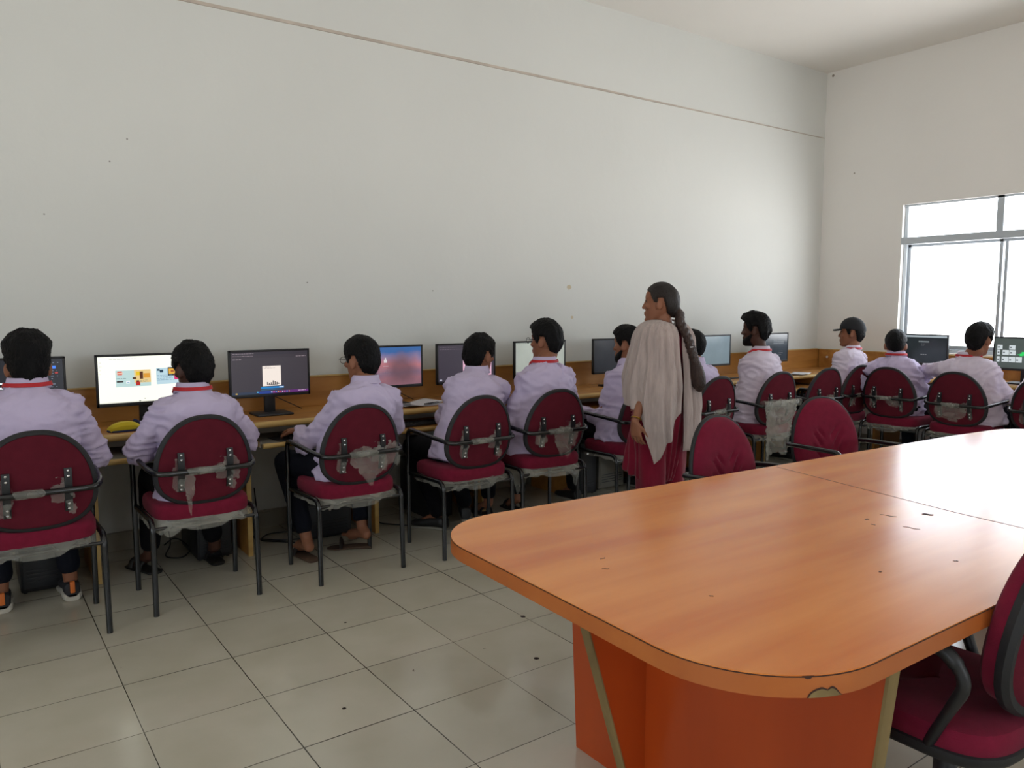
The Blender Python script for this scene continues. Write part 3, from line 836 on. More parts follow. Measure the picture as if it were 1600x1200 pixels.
LC = [
    (.25, 4.105, 90, 'maroon chair cut off by the left frame edge, student with tall curly hair in it',
     [wrap(1, -.09, .02), ms(lambda m: torn(m, -.125, .69, .07, .17, 3), lambda m: torn(m, .09, .70, .09, .11, 4), lambda m: torn(m, .125, .62, .04, .07, 6)), ms(lambda m: seat_film(m, 5, dripf(.03, [(.35, .2, .03), (.85, .1, .02)])))]),
    (.965, 4.185, 90, 'maroon chair before the bright white screen, long film strip hanging from its rail',
     [wrap(11, -.04, .08), ms(lambda m: torn(m, -.085, .64, .05, .14, 12, .09, -.024, .2), lambda m: torn(m, .14, .69, .05, .12, 13)), ms(lambda m: seat_film(m, 15, dripf(.035, [(.3, .12, .04), (.6, .2, .015)])))]),
    (1.77, 4.12, 91, 'maroon chair holding the barefoot student, broad clear film across its lower back',
     [wrap(21, -.05, .07), ms(lambda m: torn(m, .03, .655, .24, .16, 22, .05, -.02, .35), lambda m: torn(m, .17, .69, .1, .14, 23, 0, -.02)), ms(lambda m: seat_film(m, 25, dripf(.007, [(.72, .05, .05), (.45, .1, .02)])))]),
    (2.53, 4.09, 90, 'maroon chair holding the student who turns to the right, small film knot on its rail',
     [wrap(31, -.05, .06), ms(lambda m: torn(m, -.12, .70, .05, .10, 32), lambda m: torn(m, .12, .60, .03, .06, 33)), ms(lambda m: seat_film(m, 35, dripf(.005, [(.7, .05, .02)])))]),
    (3.14, 4.10, 86, 'maroon chair with ragged film hanging off both seat corners beside the table end',
     [wrap(41, -.02, .09), ms(lambda m: torn(m, .05, .66, .2, .13, 42, .08, -.02, .3), lambda m: torn(m, -.13, .66, .09, .14, 43), lambda m: torn(m, .15, .71, .07, .07, 44)), ms(lambda m: seat_film(m, 45, dripf(.05, [(.22, .06, .13), (.86, .05, .17), (.6, .1, .02)])))]),
    (3.93, 4.09, 88, 'maroon chair partly behind the standing woman, bearded student in it',
     [wrap(51), ms(lambda m: torn(m, .0, .66, .2, .12, 52)), ms(lambda m: seat_film(m, 55, dripf(.03, [(.5, .2, .02)])))]),
    (4.68, 4.09, 90, 'maroon chair just right of the standing woman, its chrome bracket showing',
     [wrap(61), ms(lambda m: torn(m, .12, .70, .06, .1, 62)), ms(lambda m: seat_film(m, 65, dripf(.02, [])))]),
    (5.44, 4.08, 86, 'maroon chair with a big clear plastic bag drooping over its rear rail', []),
    (6.11, 4.08, 86, 'empty-looking maroon chair left of the student in the black cap',
     [ms(lambda m: torn(m, .0, .67, .15, .14, 72, 0, -.02)), wrap(71)]),
    (6.63, 4.10, 90, 'maroon chair under the student in the black cap', [wrap(81), ms(lambda m: torn(m, -.1, .66, .08, .1, 82))]),
    (6.83, 3.58, 3, 'maroon chair holding the short-haired student with both ears showing',
     [wrap(91), ms(lambda m: torn(m, .06, .68, .16, .1, 92), lambda m: torn(m, -.12, .70, .08, .14, 93)), ms(lambda m: seat_film(m, 95, dripf(.02, [])))]),
    (6.80, 3.0, 2, 'maroon chair holding the student who leans to the right, torn film under its rail',
     [wrap(101), ms(lambda m: torn(m, -.02, .64, .24, .14, 102, 0, -.02, .3)), ms(lambda m: seat_film(m, 105, dripf(.02, [])))]),
    (6.80, 2.36, 0, 'maroon chair cut off by the right frame edge beside the window desk', [wrap(111)]),
    (2.98, 2.20, -90, 'empty maroon chair at the table, the one beside the standing woman', []),
    (4.02, 2.37, -107, 'empty maroon chair at the table in front of the plastic-draped chair', []),
]
CH = [chair(*a) for a in LC]

# the big bag on the eighth chair
def bagP(u, v):
    a = u * 2 * pi; x = -.03 + (.20 - .10 * v) * cos(a) ; y = -.30 + .045 * sin(a) * (.6 + v) - .03 * v
    return (x - .07 * v, y, .74 - v * (.36 - .09 * cos(a) + .05 * sin(a * 3)))
mb = MB(); crumple(mb, bagP, 56, 34, .013, 7.7); mb.obj('plastic_bag', M_PLASTIC, CH[7], norm=False)
mb = MB(); crumple(mb, lambda u, v: (-.22 + .44 * u, -.275 + .03 * cos(v * 2 * pi), .715 + .03 * sin(v * 2 * pi)), 40, 12, .014, 9.1); mb.obj('plastic_film', M_PLASTIC, CH[7], norm=False)

# ------------------------------------------------------------------ conference table
TZ = .80


def arc_poly(pts, rad, n=10):
    out = []
    m = len(pts)
    for i in range(m):
        a, p, c = V(pts[i - 1] + (0,)), V(pts[i] + (0,)), V(pts[(i + 1) % m] + (0,)); r = rad[i]
        if r <= 0: out.append((p.x, p.y)); continue
        d1 = (a - p).normalized(); d2 = (c - p).normalized(); half = d1.angle(d2) / 2
        tl = r / math.tan(half); cen = p + (d1 + d2).normalized() * (r / sin(half))
        s = p + d1 * tl - cen; e = p + d2 * tl - cen; tot = s.angle(e); ax = s.cross(e).normalized()
        for k in range(n + 1):
            q = cen + Matrix.Rotation(tot * k / n, 3, ax) @ s; out.append((q.x, q.y))
    return out


TP = arc_poly([(1.17, 2.145), (1.13, .782), (5.02, .74), (5.02, 1.93), (4.35, 1.995)], [.27, .30, .35, .30, .5], 14)
TC = V((3.0, 1.45, 0))
table = thing('conference_table', 'large orange laminate meeting table filling the lower right', 'table', TC)
def off(poly, s, dz):
    c = V((3.07, 1.45, 0))
    out = []
    m = len(poly)
    for i in range(m):
        a, p, b_ = V(poly[i - 1] + (0,)), V(poly[i] + (0,)), V(poly[(i + 1) % m] + (0,))
        t = (b_ - a).normalized(); n_ = V((-t.y, t.x, 0))
        out.append(p + n_ * s + V((0, 0, dz)) - TC)
    return out
sgn = 1 if sum(TP[i - 1][0] * TP[i][1] - TP[i][0] * TP[i - 1][1] for i in range(len(TP))) > 0 else -1
mb = MB(); mb.rings([off(TP, sgn * .001, TZ - .004), off(TP, sgn * .001, TZ)]); mb.obj('table_top', M_TABLE, table, smooth=False)
mb = MB(); mb.rings([off(TP, sgn * .0, TZ - .045), off(TP, sgn * .0, TZ - .0035)])
band = mb.obj('edge_band', M_TEDGE, table)
mb = MB(); mb.rings([off(TP, -sgn * .0006, TZ - .0042), off(TP, -sgn * .0006, TZ - .0022)]); mb.obj('glue_line', M_DKEDGE, table, smooth=False)
# chipped banding at the near corner: bare board shows behind the missing piece
def edge_pt(s, z, o=.0):
    """walk along the near corner by angle"""
    i0 = min(range(len(TP)), key=lambda i: (TP[i][0] - 1.235) ** 2 + (TP[i][1] - .835) ** 2)
    L = 0; i = i0; step = -1 if s < 0 else 1; s = abs(s)
    while True:
        a = V(TP[i] + (0,)); b_ = V(TP[(i + step) % len(TP)] + (0,)); d = (b_ - a).length
        if L + d >= s:
            q = a.lerp(b_, (s - L) / d); t = (b_ - a).normalized() * step; n_ = V((t.y, -t.x, 0)) * sgn
            return q + n_ * o + V((0, 0, z)) - TC
        L += d; i = (i + step) % len(TP)
N_ = 26
prof = [0, .3, .5, .62, .72, .8, .86, .9, .95, 1.0, .98, .95, .86, .8, .72, .84, .93, .98, .95, .86, .75, .6, .42, .25, .1, .03, 0]
for sc0, hh, oo, mm in ((.003, .0205, .0009, M_DKEDGE), (0, .0165, .0014, M_PLY)):
    mb = MB(); b = mb.b
    for k in range(N_):
        s0, s1 = .045 - sc0 + k * (.0028 + sc0 * 2 / N_), .045 - sc0 + (k + 1) * (.0028 + sc0 * 2 / N_)
        h0, h1 = prof[k] * hh, prof[k + 1] * hh
        b.faces.new([b.verts.new(edge_pt(s, TZ - .0452 + h, oo)) for s, h in ((s0, 0), (s1, 0), (s1, h1), (s0, h0))])
    bmesh.ops.remove_doubles(b, verts=b.verts[:], dist=1e-5)
    mb.obj('chipped_edge', mm, band, smooth=False)
mb = MB(); b = mb.b
vs = [b.verts.new(edge_pt(s, TZ - z, .0014)) for s, z in ((.03, .0005), (.055, .0005), (.047, .007), (.040, .007))]; b.faces.new(vs)
mb.obj('chipped_edge', M_DKEDGE, band, smooth=False)
# seam across the top and scratches
mb = MB(); mb.rings([[V((x - .0015, y, TZ)) - TC, V((x + .0015, y, TZ)) - TC, V((x + .0015, y, TZ + .0006)) - TC, V((x - .0015, y, TZ + .0006)) - TC] for x, y in ((2.885, 2.04), (2.735, 1.231), (2.69, .78))])
mb.obj('top_seam', mat('seam_brown', '#5a3822', .7), table, smooth=False)
mb = MB(); rnd = random.Random(4)
def scr(x, y, l, a, w):
    d = V((cos(a), sin(a), 0)); n_ = V((-d.y, d.x, 0)); rs = []
    for k in range(6):
        c = V((x, y, TZ)) - TC + d * l * k / 5 + n_ * .004 * sin(k * 1.3); ww = w * sin(pi * (k + .4) / 6)
        rs.append([c + n_ * ww, c - n_ * ww, c - n_ * ww + V((0, 0, .0007)), c + n_ * ww + V((0, 0, .0007))])
    mb.rings(rs)
for (x, y, l, a, w) in ((2.62, 1.28, .035, -.9, .011), (2.50, 1.36, .05, -1.2, .002), (2.42, 1.24, .05, -1.3, .002), (2.40, 1.35, .015, .4, .004), (2.36, 1.31, .012, -.5, .004), (2.2, .98, .012, 0, .003), (1.95, 1.05, .01, 1, .003), (1.42, 1.56, .02, .3, .0015), (1.37, 1.50, .02, -.5, .0015), (1.45, 1.2, .008, 0, .002)):
    scr(x, y, l, a, w)
mb.obj('scratch', mat('scratch_brown', '#4a3426', .8), table, smooth=False)
# pedestal: end panel, tapering fins with raw plywood edges, long side panels
def lp(x, y, z): return V((x, y, z)) - TC
mb = MB(); mb.rings([[lp(1.645, .93, 0), lp(1.645, 1.92, 0), lp(1.645, 1.965, TZ - .045), lp(1.645, .855, TZ - .045)], [lp(1.685, .93, 0), lp(1.685, 1.92, 0), lp(1.685, 1.965, TZ - .045), lp(1.685, .855, TZ - .045)]])
mb.obj('end_panel', M_TBASE, table, smooth=False)
mb = MB(); mb.rings([[lp(1.643, .929, 0), lp(1.687, .929, 0), lp(1.687, .854, TZ - .046), lp(1.643, .854, TZ - .046)], [lp(1.643, .921, 0), lp(1.687, .921, 0), lp(1.687, .846, TZ - .046), lp(1.643, .846, TZ - .046)]])
mb.obj('panel_edge', M_PLY, table, smooth=False)
mb = MB(); y0 = 1.60
fin = [(1.645, 0), (1.60, 0), (1.36, TZ - .045), (1.645, TZ - .045)]
mb.rings([[lp(x, y0 - .002, z) for x, z in fin], [lp(x, y0 + .032, z) for x, z in fin]]); f_ = mb.obj('support_fin', M_TBASE, table, smooth=False)
mb = MB(); fe = [(1.60, 0), (1.595, 0), (1.355, TZ - .045), (1.36, TZ - .045)]
mb.rings([[lp(x, y0 - .004, z) for x, z in fe], [lp(x, y0 + .034, z) for x, z in fe]]); mb.obj('raw_fin_edge', M_PLY, f_, smooth=False)
for (y, x1) in ((1.36, 1.95),):
    MB().box(tuple(lp(1.68, y, 0)), tuple(lp(x1, y + .02, TZ - .045))).obj('side_panel', M_TBASE, table, smooth=False)
MB().box(tuple(lp(4.4, .85, 0)), tuple(lp(4.43, 1.9, TZ - .045))).obj('end_panel', M_TBASE, table, smooth=False)

# ------------------------------------------------------------------ swivel chair at the near side
sc_ = thing('swivel_chair', 'maroon office swivel chair with black loop arms tucked under the near table side', 'chair', (2.09, .925, 0), 0)
mb = MB(); n = 44
def ring2(f, z, w=.255, d=.245, e=.5, dy=.03):
    return [V((selp(2 * pi * k / n, e)[0] * w * f, selp(2 * pi * k / n, e)[1] * d * f + dy, z - .03 * max(0, selp(2 * pi * k / n, e)[1] - .5))) for k in range(n)]
mb.rings([ring2(.96, .445), ring2(1.0, .46), ring2(1.0, .485), ring2(.96, .505), ring2(.85, .515), ring2(.5, .512), ring2(.02, .510)]); mb.obj('seat', M_RED, sc_)
mb = MB(); mb.rings([ring2(.85, .415), ring2(.98, .425), ring2(1.02, .44), ring2(1.02, .455), ring2(.97, .462)]); mb.obj('seat_shell', M_RIM, sc_)
def sb(a, r, o):
    p = back_pt(a, r, o); p.y += .01; p.z = .70 + (p.z - .692) * 1.04; p.x = p.x * .93 + .03
    return p
mb = MB(); NA = 56
mb.rings([[sb(2 * pi * k / NA, q, o) for k in range(NA)] for q, o in ((1, 0), (1.0, .02), (.97, .045), (.9, .058), (.7, .066), (.4, .068), (.01, .068))]); mb.obj('backrest', M_RED, sc_)
mb = MB(); mb.rings([[sb(2 * pi * k / NA, q, o) for k in range(NA)] for q, o in ((1, -.008), (.95, -.02), (.7, -.026), (.35, -.028), (.01, -.028))]); mb.obj('rear_cover', M_REDR, sc_)
mb = MB(); rs = []
for k in range(NA):
    a = 2 * pi * k / NA; c = sb(a, 1, 0); o = V((cos(a), 0, sin(a)))
    rs.append([c + o * x + V((0, y, 0)) for x, y in ((-.004, .016), (.012, .01), (.016, -.008), (.008, -.022), (-.022, -.022), (-.026, -.012))])
mb.rings(rs, loop=True); mb.obj('back_rim', M_RIM, sc_)
for sx in (-1, 1):
    mb = MB()
    mb.tube([(sx * .20, .02, .43), (sx * .27, .04, .44), (sx * .30, .12, .60), (sx * .30, .19, .70), (sx * .30, .12, .735), (sx * .30, -.12, .725), (sx * .295, -.17, .66), (sx * .27, -.10, .52), (sx * .24, -.06, .44)],
            [.013, .015, .017, .018, .018, .018, .015, .013, .013], 12, .05)
    mb.obj('armrest', M_BLK, sc_)
mb = MB(); mb.tube([(0, 0, .415), (0, 0, .12)], [.03, .028], 14); mb.box((-.10, -.12, .39), (.10, .14, .418), .01); mb.obj('gas_column', M_BLK2, sc_)
mb = MB(); mb.box((-.03, -.27, .40), (.03, -.05, .42), .006); mb.tube([(0, -.235, .41), (0, -.262, .55), (0, -.265, .74)], .022, 8, .05, flat=.4); mb.obj('back_bar', M_BLK, sc_)
for k in range(5):
    a = 2 * pi * k / 5 + .3; d = V((cos(a), sin(a), 0))
    l = MB().tube([V((0, 0, .12)), d * .15 + V((0, 0, .105)), d * .29 + V((0, 0, .07))], [.03, .022, .015], 10).obj('base_arm', M_BLK, sc_)
    MB().tube([d * .29 + V((-d.y, d.x, 0)) * -.02 + V((0, 0, .027)), d * .29 + V((-d.y, d.x, 0)) * .02 + V((0, 0, .027))], .027, 14).tube([d * .29 + V((0, 0, .03)), d * .29 + V((0, 0, .072))], .01, 8).obj('caster', M_BLK, l)

# ------------------------------------------------------------------ people


def sring(c, ax, ay, w, d, e=.85, n=28):
    out = []
    for k in range(n):
        cc, ss = selp(2 * pi * k / n, e); out.append(c + ax * (cc * w) + ay * (ss * d))
    return out


def torso_rings(P, N, hip_az, sh_az, prof, bulge=.02):
    P, N = V(P), V(N); rs = []
    hr = V((sin(R(hip_az)), -cos(R(hip_az)), 0)); sr = V((sin(R(sh_az)), -cos(R(sh_az)), 0))
    hf = at_((hip_az + sh_az) / 2)
    def cen(t): return P.lerp(N, t) - hf * bulge * 4 * t * (1 - t)
    for t, w, d in prof:
        c = cen(t); tg = (cen(min(t + .05, 1.05)) - cen(t - .05)).normalized()
        r = hr.lerp(sr, min(1, max(0, t))).normalized(); r = (r - tg * r.dot(tg)).normalized()
        rs.append(sring(c, r, tg.cross(r), w, d))
    return rs


HEADP = [(-.120, .070, .030, .014), (-.114, .084, .018, .030), (-.100, .090, -.005, .044), (-.080, .090, -.035, .054), (-.055, .090, -.060, .062), (-.025, .091, -.078, .068), (.005, .089, -.090, .072),
         (.035, .092, -.097, .0745), (.060, .088, -.096, .073), (.082, .074, -.085, .065), (.100, .050, -.062, .049), (.112, .020, -.032, .028), (.1165, .002, -.012, .010)]


def head_geo(mb, M, nose=1.0):
    def T(x, y, z): return M @ V((x, y, z))
    rs = []
    for z, f, b_, w in HEADP:
        cy, d = (f + b_) / 2, (f - b_) / 2; ring = []
        for k in range(28):
            c, s = selp(2 * pi * k / 28, .9)
            ww = w * (1 - .12 * max(0, s)) if z > -.06 else w * (1 - .25 * max(0, s))
            ring.append(T(c * ww, cy + s * d, z))
        rs.append(ring)
    mb.rings(rs)
    mb.limb([T(0, .086, .022), T(0, .094, -.005), T(0, .103, -.026)], [.007, .009, .0115], 10)
    for sx in (-1, 1):
        mb.ell(T(sx * .010, .094, -.029), (.010, .009, .008), sub=2)
        rot = (M.to_3x3() @ Matrix.Rotation(R(sx * -28), 3, 'Z')).to_4x4()
        mb.ell(T(sx * .079, -.010, -.010), (.009, .021, .033), rot, 2)
        mb.ell(T(sx * .075, .006, -.022), (.008, .012, .016), rot, 2)
        mb.limb([T(sx * .012, .084, .034), T(sx * .045, .074, .036)], [.008, .007], 8)
        mb.ell(T(sx * .042, .070, -.018), (.022, .018, .018), sub=2)
    mb.ell(T(0, .090, -.058), (.024, .010, .007), M.to_3x3().to_4x4(), 2)
    mb.ell(T(0, .089, -.070), (.020, .010, .007), M.to_3x3().to_4x4(), 2)
    mb.ell(T(0, .080, -.102), (.022, .014, .014), sub=2)


def hand_geo(mb, W_, D, Nn, L=.185, curl=25, side=1, spread=1.0):
    """W_ wrist, D direction to the fingertips, Nn back-of-hand normal, side +1: thumb towards Nn x D"""
    D = V(D).normalized(); Nn = (V(Nn) - D * V(Nn).dot(D)).normalized(); Sx = Nn.cross(D) * side
    k = L / .185; W_ = V(W_)
    pr = []
    for t, w, h in ((0, .026, .019), (.25, .032, .019), (.6, .039, .016), (.95, .041, .013), (1.05, .036, .009)):
        pr.append(sring(W_ + D * .095 * t * k, Sx, Nn, w * k, h * k, .8, 18))
    mb.rings(pr)
    for i, (o, l, ang) in enumerate(((.031, .078, 6), (.0105, .088, 1), (-.0105, .082, -4), (-.031, .064, -10))):
        b0 = W_ + D * (.088 - .006 * (i == 3)) * k + Sx * o * k
        d = (D * cos(R(ang * spread)) + Sx * sin(R(ang * spread))).normalized()
        p, c = b0, 0; pts = [p]
        for j, fr in enumerate((.45, .32, .25)):
            c += curl * (1.0 + .12 * i) * (.7 if j == 0 else 1)
            p = p + (d * cos(R(c)) - Nn * sin(R(c))) * l * fr * k; pts.append(p)
        mb.limb(pts, [.0095 * k, .0088 * k, .008 * k, .007 * k], 10)
    t0 = W_ + D * .022 * k + Sx * .022 * k
    d1 = (D * .72 + Sx * .62 - Nn * .25).normalized(); d2 = (D * .92 + Sx * .25 - Nn * .35).normalized()
    mb.limb([t0, t0 + d1 * .042 * k, t0 + d1 * .042 * k + d2 * .032 * k, t0 + d1 * .042 * k + d2 * .056 * k], [.015 * k, .0115 * k, .010 * k, .008 * k], 10)


def hair_geo(mb, M, top=.022, side=.012, back=.014, front=.018, amp=.006, freq=38, nape=-.085, fade=False, lift=0.0, seed=0, long=False, side_z=-.015):
    n0, m0 = 96, 56; rs = []
    for j in range(m0 + 1):
        el = -pi / 2 + pi * j / m0; ring = []
        for i in range(n0):
            az = 2 * pi * i / n0              # 0 = right, pi/2 = front
            d = V((cos(az) * cos(el), sin(az) * cos(el), sin(el)))
            # base skull radius
            z = .015 + d.z * .105; fr = (sin(az) + 1) / 2
            a, b_ = .0755, (.092 if d.y > 0 else .101)
            p = V((d.x * a, -.004 + d.y * b_, .012 + d.z * .1055))
            # narrow to the nape at the back
            if p.z < -.03 and d.y < 0: p.x *= 1 - min(.35, (-.03 - p.z) * 4)
            sgn_ = abs(cos(az))
            ang = math.degrees(az) % 360
            # hairline height by direction: front high, side to the ear top, behind the ear down to the nape
            fa = abs(((ang - 90 + 180) % 360) - 180)      # 0 front .. 180 back
            if fa < 50: hz = .066 - .010 * (fa / 50)
            elif fa < 72: hz = .056 + (side_z - .056) * ((fa - 50) / 22)
            elif fa < 84: hz = side_z
            elif fa < 104: hz = .026
            elif fa < 125: hz = .026 + (nape + .02 - .026) * ((fa - 104) / 21)
            else: hz = nape + .02 * (180 - fa) / 55
            hz += .004 * noise.noise(d * 9 + V((seed, 0, 0)))
            k = (p.z - hz) / .010; k = max(0, min(1, k)); k = k * k * (3 - 2 * k)
            up = max(0, d.z); th = side * (1 - up) + top * up
            if d.y < 0: th += (back - side) * (-d.y) * (1 - up)
            if d.y > 0: th += front * d.y * max(0, min(1, (d.z + .1) * 1.5)) ** 1
            if lift: th += lift * max(0, min(1, (p.z - .045) / .035))
            if fade and p.z < .045: th *= max(.12, min(1, (p.z + .075) / .12))
            nz = noise.noise(d * 3.2 + V((seed, 3, 1))) * amp * .9 + noise.noise(V((d.x * freq * .35, d.y * freq * .35, d.z * freq * .16)) + V((seed, 7, 2))) * amp * .55 + noise.noise(d * freq * .9 + V((seed, 1, 5))) * amp * .3
            r = 1 if k > 0 else 1
            q = p + d * (th + nz * min(1, th / .012)) * k - d * .014 * (1 - k)
            ring.append(M @ q)
        rs.append(ring)
    mb.rings(rs)


def shoe_geo(mb, heel, d, L=.27, w=.048, h=.075, up=None):
    heel = V(heel); d = V(d).normalized(); r = V((d.y, -d.x, 0)).normalized(); u = r.cross(d).normalized()
    if up: u = V(up)
    if u.z < 0: u = -u
    rs = []
    for t, ww, hh in ((0, .6, .75), (.04, .78, 1.0), (.2, .85, 1.05), (.4, .82, .95), (.6, .98, .68), (.8, 1.0, .52), (.94, .75, .42), (1.0, .4, .3)):
        c = heel + d * L * t + u * h * hh / 2
        rs.append(sring(c, r, u, w * ww, h * hh / 2, .7, 20))
    mb.rings(rs)


def person(root_loc, label, P, N, HT, hip=90, sh=90, head=90, pitch=0, Le=None, Lh=None, Re=None, Rh=None, Lk=None, Rk=None, La=None, Ra=None,
           Lf=None, Rf=None, skin=None, shirt=None, trou=None, hair={}, build=1.0, lanyard=True, glasses=False, cap=False, beard=False, foot='shoe', vox=.006, tail=True,
           Lhn=None, Rhn=None, hairm=None, Lhd=None, Rhd=None, curl=22, roll=0):
    root = thing('person', label, 'person', (root_loc[0], root_loc[1], 0))
    O = V((root_loc[0], root_loc[1], 0)); L = lambda p: V(p) - O
    P, N, HT = L(P), L(N), L(HT)
    hf, hr = at_(hip), at_(hip - 90); sf, sr = at_(sh), at_(sh - 90); gf = at_(head)
    Kl = L(Lk) if Lk else P + hf * .43 - hr * .13 + V((0, 0, -.03)); Kr = L(Rk) if Rk else P + hf * .43 + hr * .13 + V((0, 0, -.03))
    Al = L(La) if La else V((Kl.x, Kl.y, .10)) - hf * .02; Ar = L(Ra) if Ra else V((Kr.x, Kr.y, .10)) - hf * .02
    fl = V(Lf) if Lf else hf; frr = V(Rf) if Rf else hf
    SL = N - sr * .150 * build - V((0, 0, .115)) + sf * .015; SR = N + sr * .150 * build - V((0, 0, .115)) + sf * .015
    El, Er, Hl, Hr = L(Le), L(Re), L(Lh), L(Rh)
    hc = HT - V((0, 0, .145))
    M = Matrix.Translation(hc) @ Matrix.Rotation(R(head - 90), 4, 'Z') @ Matrix.Rotation(R(-pitch), 4, 'X') @ Matrix.Rotation(R(roll), 4, 'Y') @ Matrix.Scale(1.07, 4)
    Nc = N + sf * .035 - V((0, 0, .01))
    bw = build
    prof = [(-.14, .150, .12), (0, .172, .128), (.18, .165, .122), (.4, .152, .110), (.6, .165, .115), (.74, .178, .118), (.82, .165, .108), (.89, .122, .088), (.945, .078, .070), (1.0, .056, .056)]
    # ---- skin: one continuous body
    mb = MB()
    mb.rings(torso_rings(P, Nc, hip, sh, [(t, w * .86 * bw, d * .84 * bw) for t, w, d in prof]))
    nk = M @ V((0, -.022, -.075))
    mb.limb([Nc - V((0, 0, .05)), Nc.lerp(nk, .5), nk], [.062 * bw, .056 * bw, .056 * bw])
    head_geo(mb, M)
    for (s_, e_, h_, side, hn, hd) in ((SL, El, Hl, -1, Lhn, Lhd), (SR, Er, Hr, 1, Rhn, Rhd)):
        mb.limb([s_, e_, h_], [.050 * bw, .038 * bw, .024], 14)
        d = V(hd) if hd else (h_ - e_)
        hand_geo(mb, h_, d, V(hn) if hn else V((0, 0, 1)), side=-side, curl=curl)
    for (k_, a_, hs, fd) in ((Kl, Al, -1, fl), (Kr, Ar, 1, frr)):
        mb.limb([P + hr * hs * .09 - V((0, 0, .02)), k_, a_], [.078 * bw, .052, .034], 14)
        if foot == 'bare':
            hd_ = V((0, 0, -1)) * .62 + fd * .78
            heel = a_ - fd * .045 - V((0, 0, .02))
            mb.limb([a_, heel + V((0, 0, -.02))], [.034, .030]); ball = heel + fd * .17 - V((0, 0, .055))
            mb.limb([heel - V((0, 0, .015)), heel.lerp(ball, .5), ball], [.030, .031, .036])
            rr = V((fd.y, -fd.x, 0))
            for q in range(5): mb.limb([ball + rr * (-.028 + .014 * q) * hs, ball + rr * (-.032 + .016 * q) * hs + fd * (.06 - .007 * q) - V((0, 0, .008))], [.012, .009 + .003 * (q == 0)], 8)
        else:
            mb.limb([a_, a_ + fd * .13 - V((0, 0, a_.z - .035))], [.034, .026])
    body = remesh(mb.obj('body', skin or M_SKIN, root, norm=True), vox, 3, .5)
    # eyes and brows
    mb = MB()
    for sx in (-1, 1): mb.ell(M @ V((sx * .030, .0815, .013)), (.010, .004, .004), M.to_3x3().to_4x4(), 2)
    mb.obj('eye', M_EYE, body)
    # ---- shirt
    mb = MB(); off_ = .015
    pf = [(-.22 if tail else -.12, .195, .150), (-.08, .188, .145)] + [(t, w + off_ + .006, d + off_ + .004) for t, w, d in prof[1:]]
    mb.rings(torso_rings(P, Nc - V((0, 0, .006)), hip, sh, [(t, w * bw, d * bw) for t, w, d in pf]))
    for s_, e_, h_ in ((SL, El, Hl), (SR, Er, Hr)):
        fw = (h_ - e_).normalized(); inn = s_ + (Nc - s_) * .3 - V((0, 0, .005))
        mb.limb([inn, s_, s_.lerp(e_, .5), e_ , e_.lerp(h_, .5), h_ - fw * .012], [.068 * bw, .067 * bw, .060 * bw, .054 * bw, .047, .036], 16)
    st = remesh(mb.obj('shirt', shirt or M_SHIRT, root), .009, 5, .5)
    sd = sum(root_loc) * 3.3
    def fold(p, n_):
        w = 1.0 if abs(n_.z) < .8 else .5
        de = min((p - El).length, (p - Er).length); ds_ = min((p - SL).length, (p - SR).length)
        k = .5 + .9 * math.exp(-(de / .12) ** 2) + .55 * math.exp(-(ds_ / .13) ** 2) + .35 * max(0, 1 - (p.z - P.z) / .3)
        q = V((p.x * 5.5 + sd, p.y * 5.5, p.z * 9.0)); wv = noise.noise(q * .7) * 2.2
        r1 = 1 - abs(noise.noise(q + V((wv, 0, wv)))) * 2.4
        r2 = 1 - abs(noise.noise(q * 2.3 + V((0, wv, 1)))) * 2
        return (r1 * .015 + r2 * .008) * k * w - .005
    displace(st, fold)
    # collar
    def collar_ring(f, dz, dn=0):
        out = []
        for k in range(32):
            a = 2 * pi * k / 32; d_ = sr * cos(a) + sf * sin(a)
            fr_ = max(0, sin(a)); out.append(Nc + d_ * (.066 * bw + f) + sf * .006 + V((0, 0, .034 + dz - .045 * fr_)))
        return out
    mb = MB(); mb.rings([collar_ring(.004, -.045), collar_ring(.002, .0), collar_ring(.006, .012), collar_ring(.012, .010), collar_ring(.020, -.022), collar_ring(.028, -.034), collar_ring(.020, -.04)], cap=False)
    mb.obj('collar', shirt or M_SHIRT, st)
    if lanyard:
        mb = MB(); mb.rings([collar_ring(.0245, -.010), collar_ring(.0275, -.010), collar_ring(.0325, -.028), collar_ring(.029, -.029)], loop=True); mb.obj('lanyard', M_RIB, root)
    # ---- trousers
    mb = MB()
    mb.rings(torso_rings(P, Nc, hip, sh, [(-.2, .155, .12), (-.1, .178, .136), (0, .182, .138), (.16, .172, .128)]))
    for k_, a_, hs in ((Kl, Al, -1), (Kr, Ar, 1)):
        en = a_ + (k_ - a_).normalized() * (.03 if foot == 'shoe' else .075)
        mb.limb([P + hr * hs * .088 - V((0, 0, .015)), P.lerp(k_, .5) + hr * hs * .045, k_, k_.lerp(en, .5), en], [.098 * bw, .088 * bw, .070, .060, .052], 16)
    tr = remesh(mb.obj('trousers', trou or M_TROU, root), .011, 5, .6)
    displace(tr, lambda p, n_: (1 - abs(noise.noise(V((p.x * 7 + sd, p.y * 7, p.z * 11)))) * 2.4) * .004)
    # ---- hair, beard, cap, glasses
    hm = hairm or M_HAIR
    mb = MB(); hair_geo(mb, M, seed=sd, **hair); mb.obj('hair', hm, root)
    if beard:
        mb = MB()
        rs = []
        for z, f, w in ((-.128, .078, .020), (-.118, .095, .038), (-.100, .099, .051), (-.078, .097, .060), (-.050, .070, .068), (-.02, .025, .0725)):
            rs.append([M @ V((c * w, (f - .035) / 2 + .0 + s * (f + .035) / 2 if s > 0 else .0 + s * .01 + (f - .035) / 2, z)) for c, s in [selp(2 * pi * k / 28, .9) for k in range(28)]])
        mb.rings(rs); mb.obj('beard', hm, root)
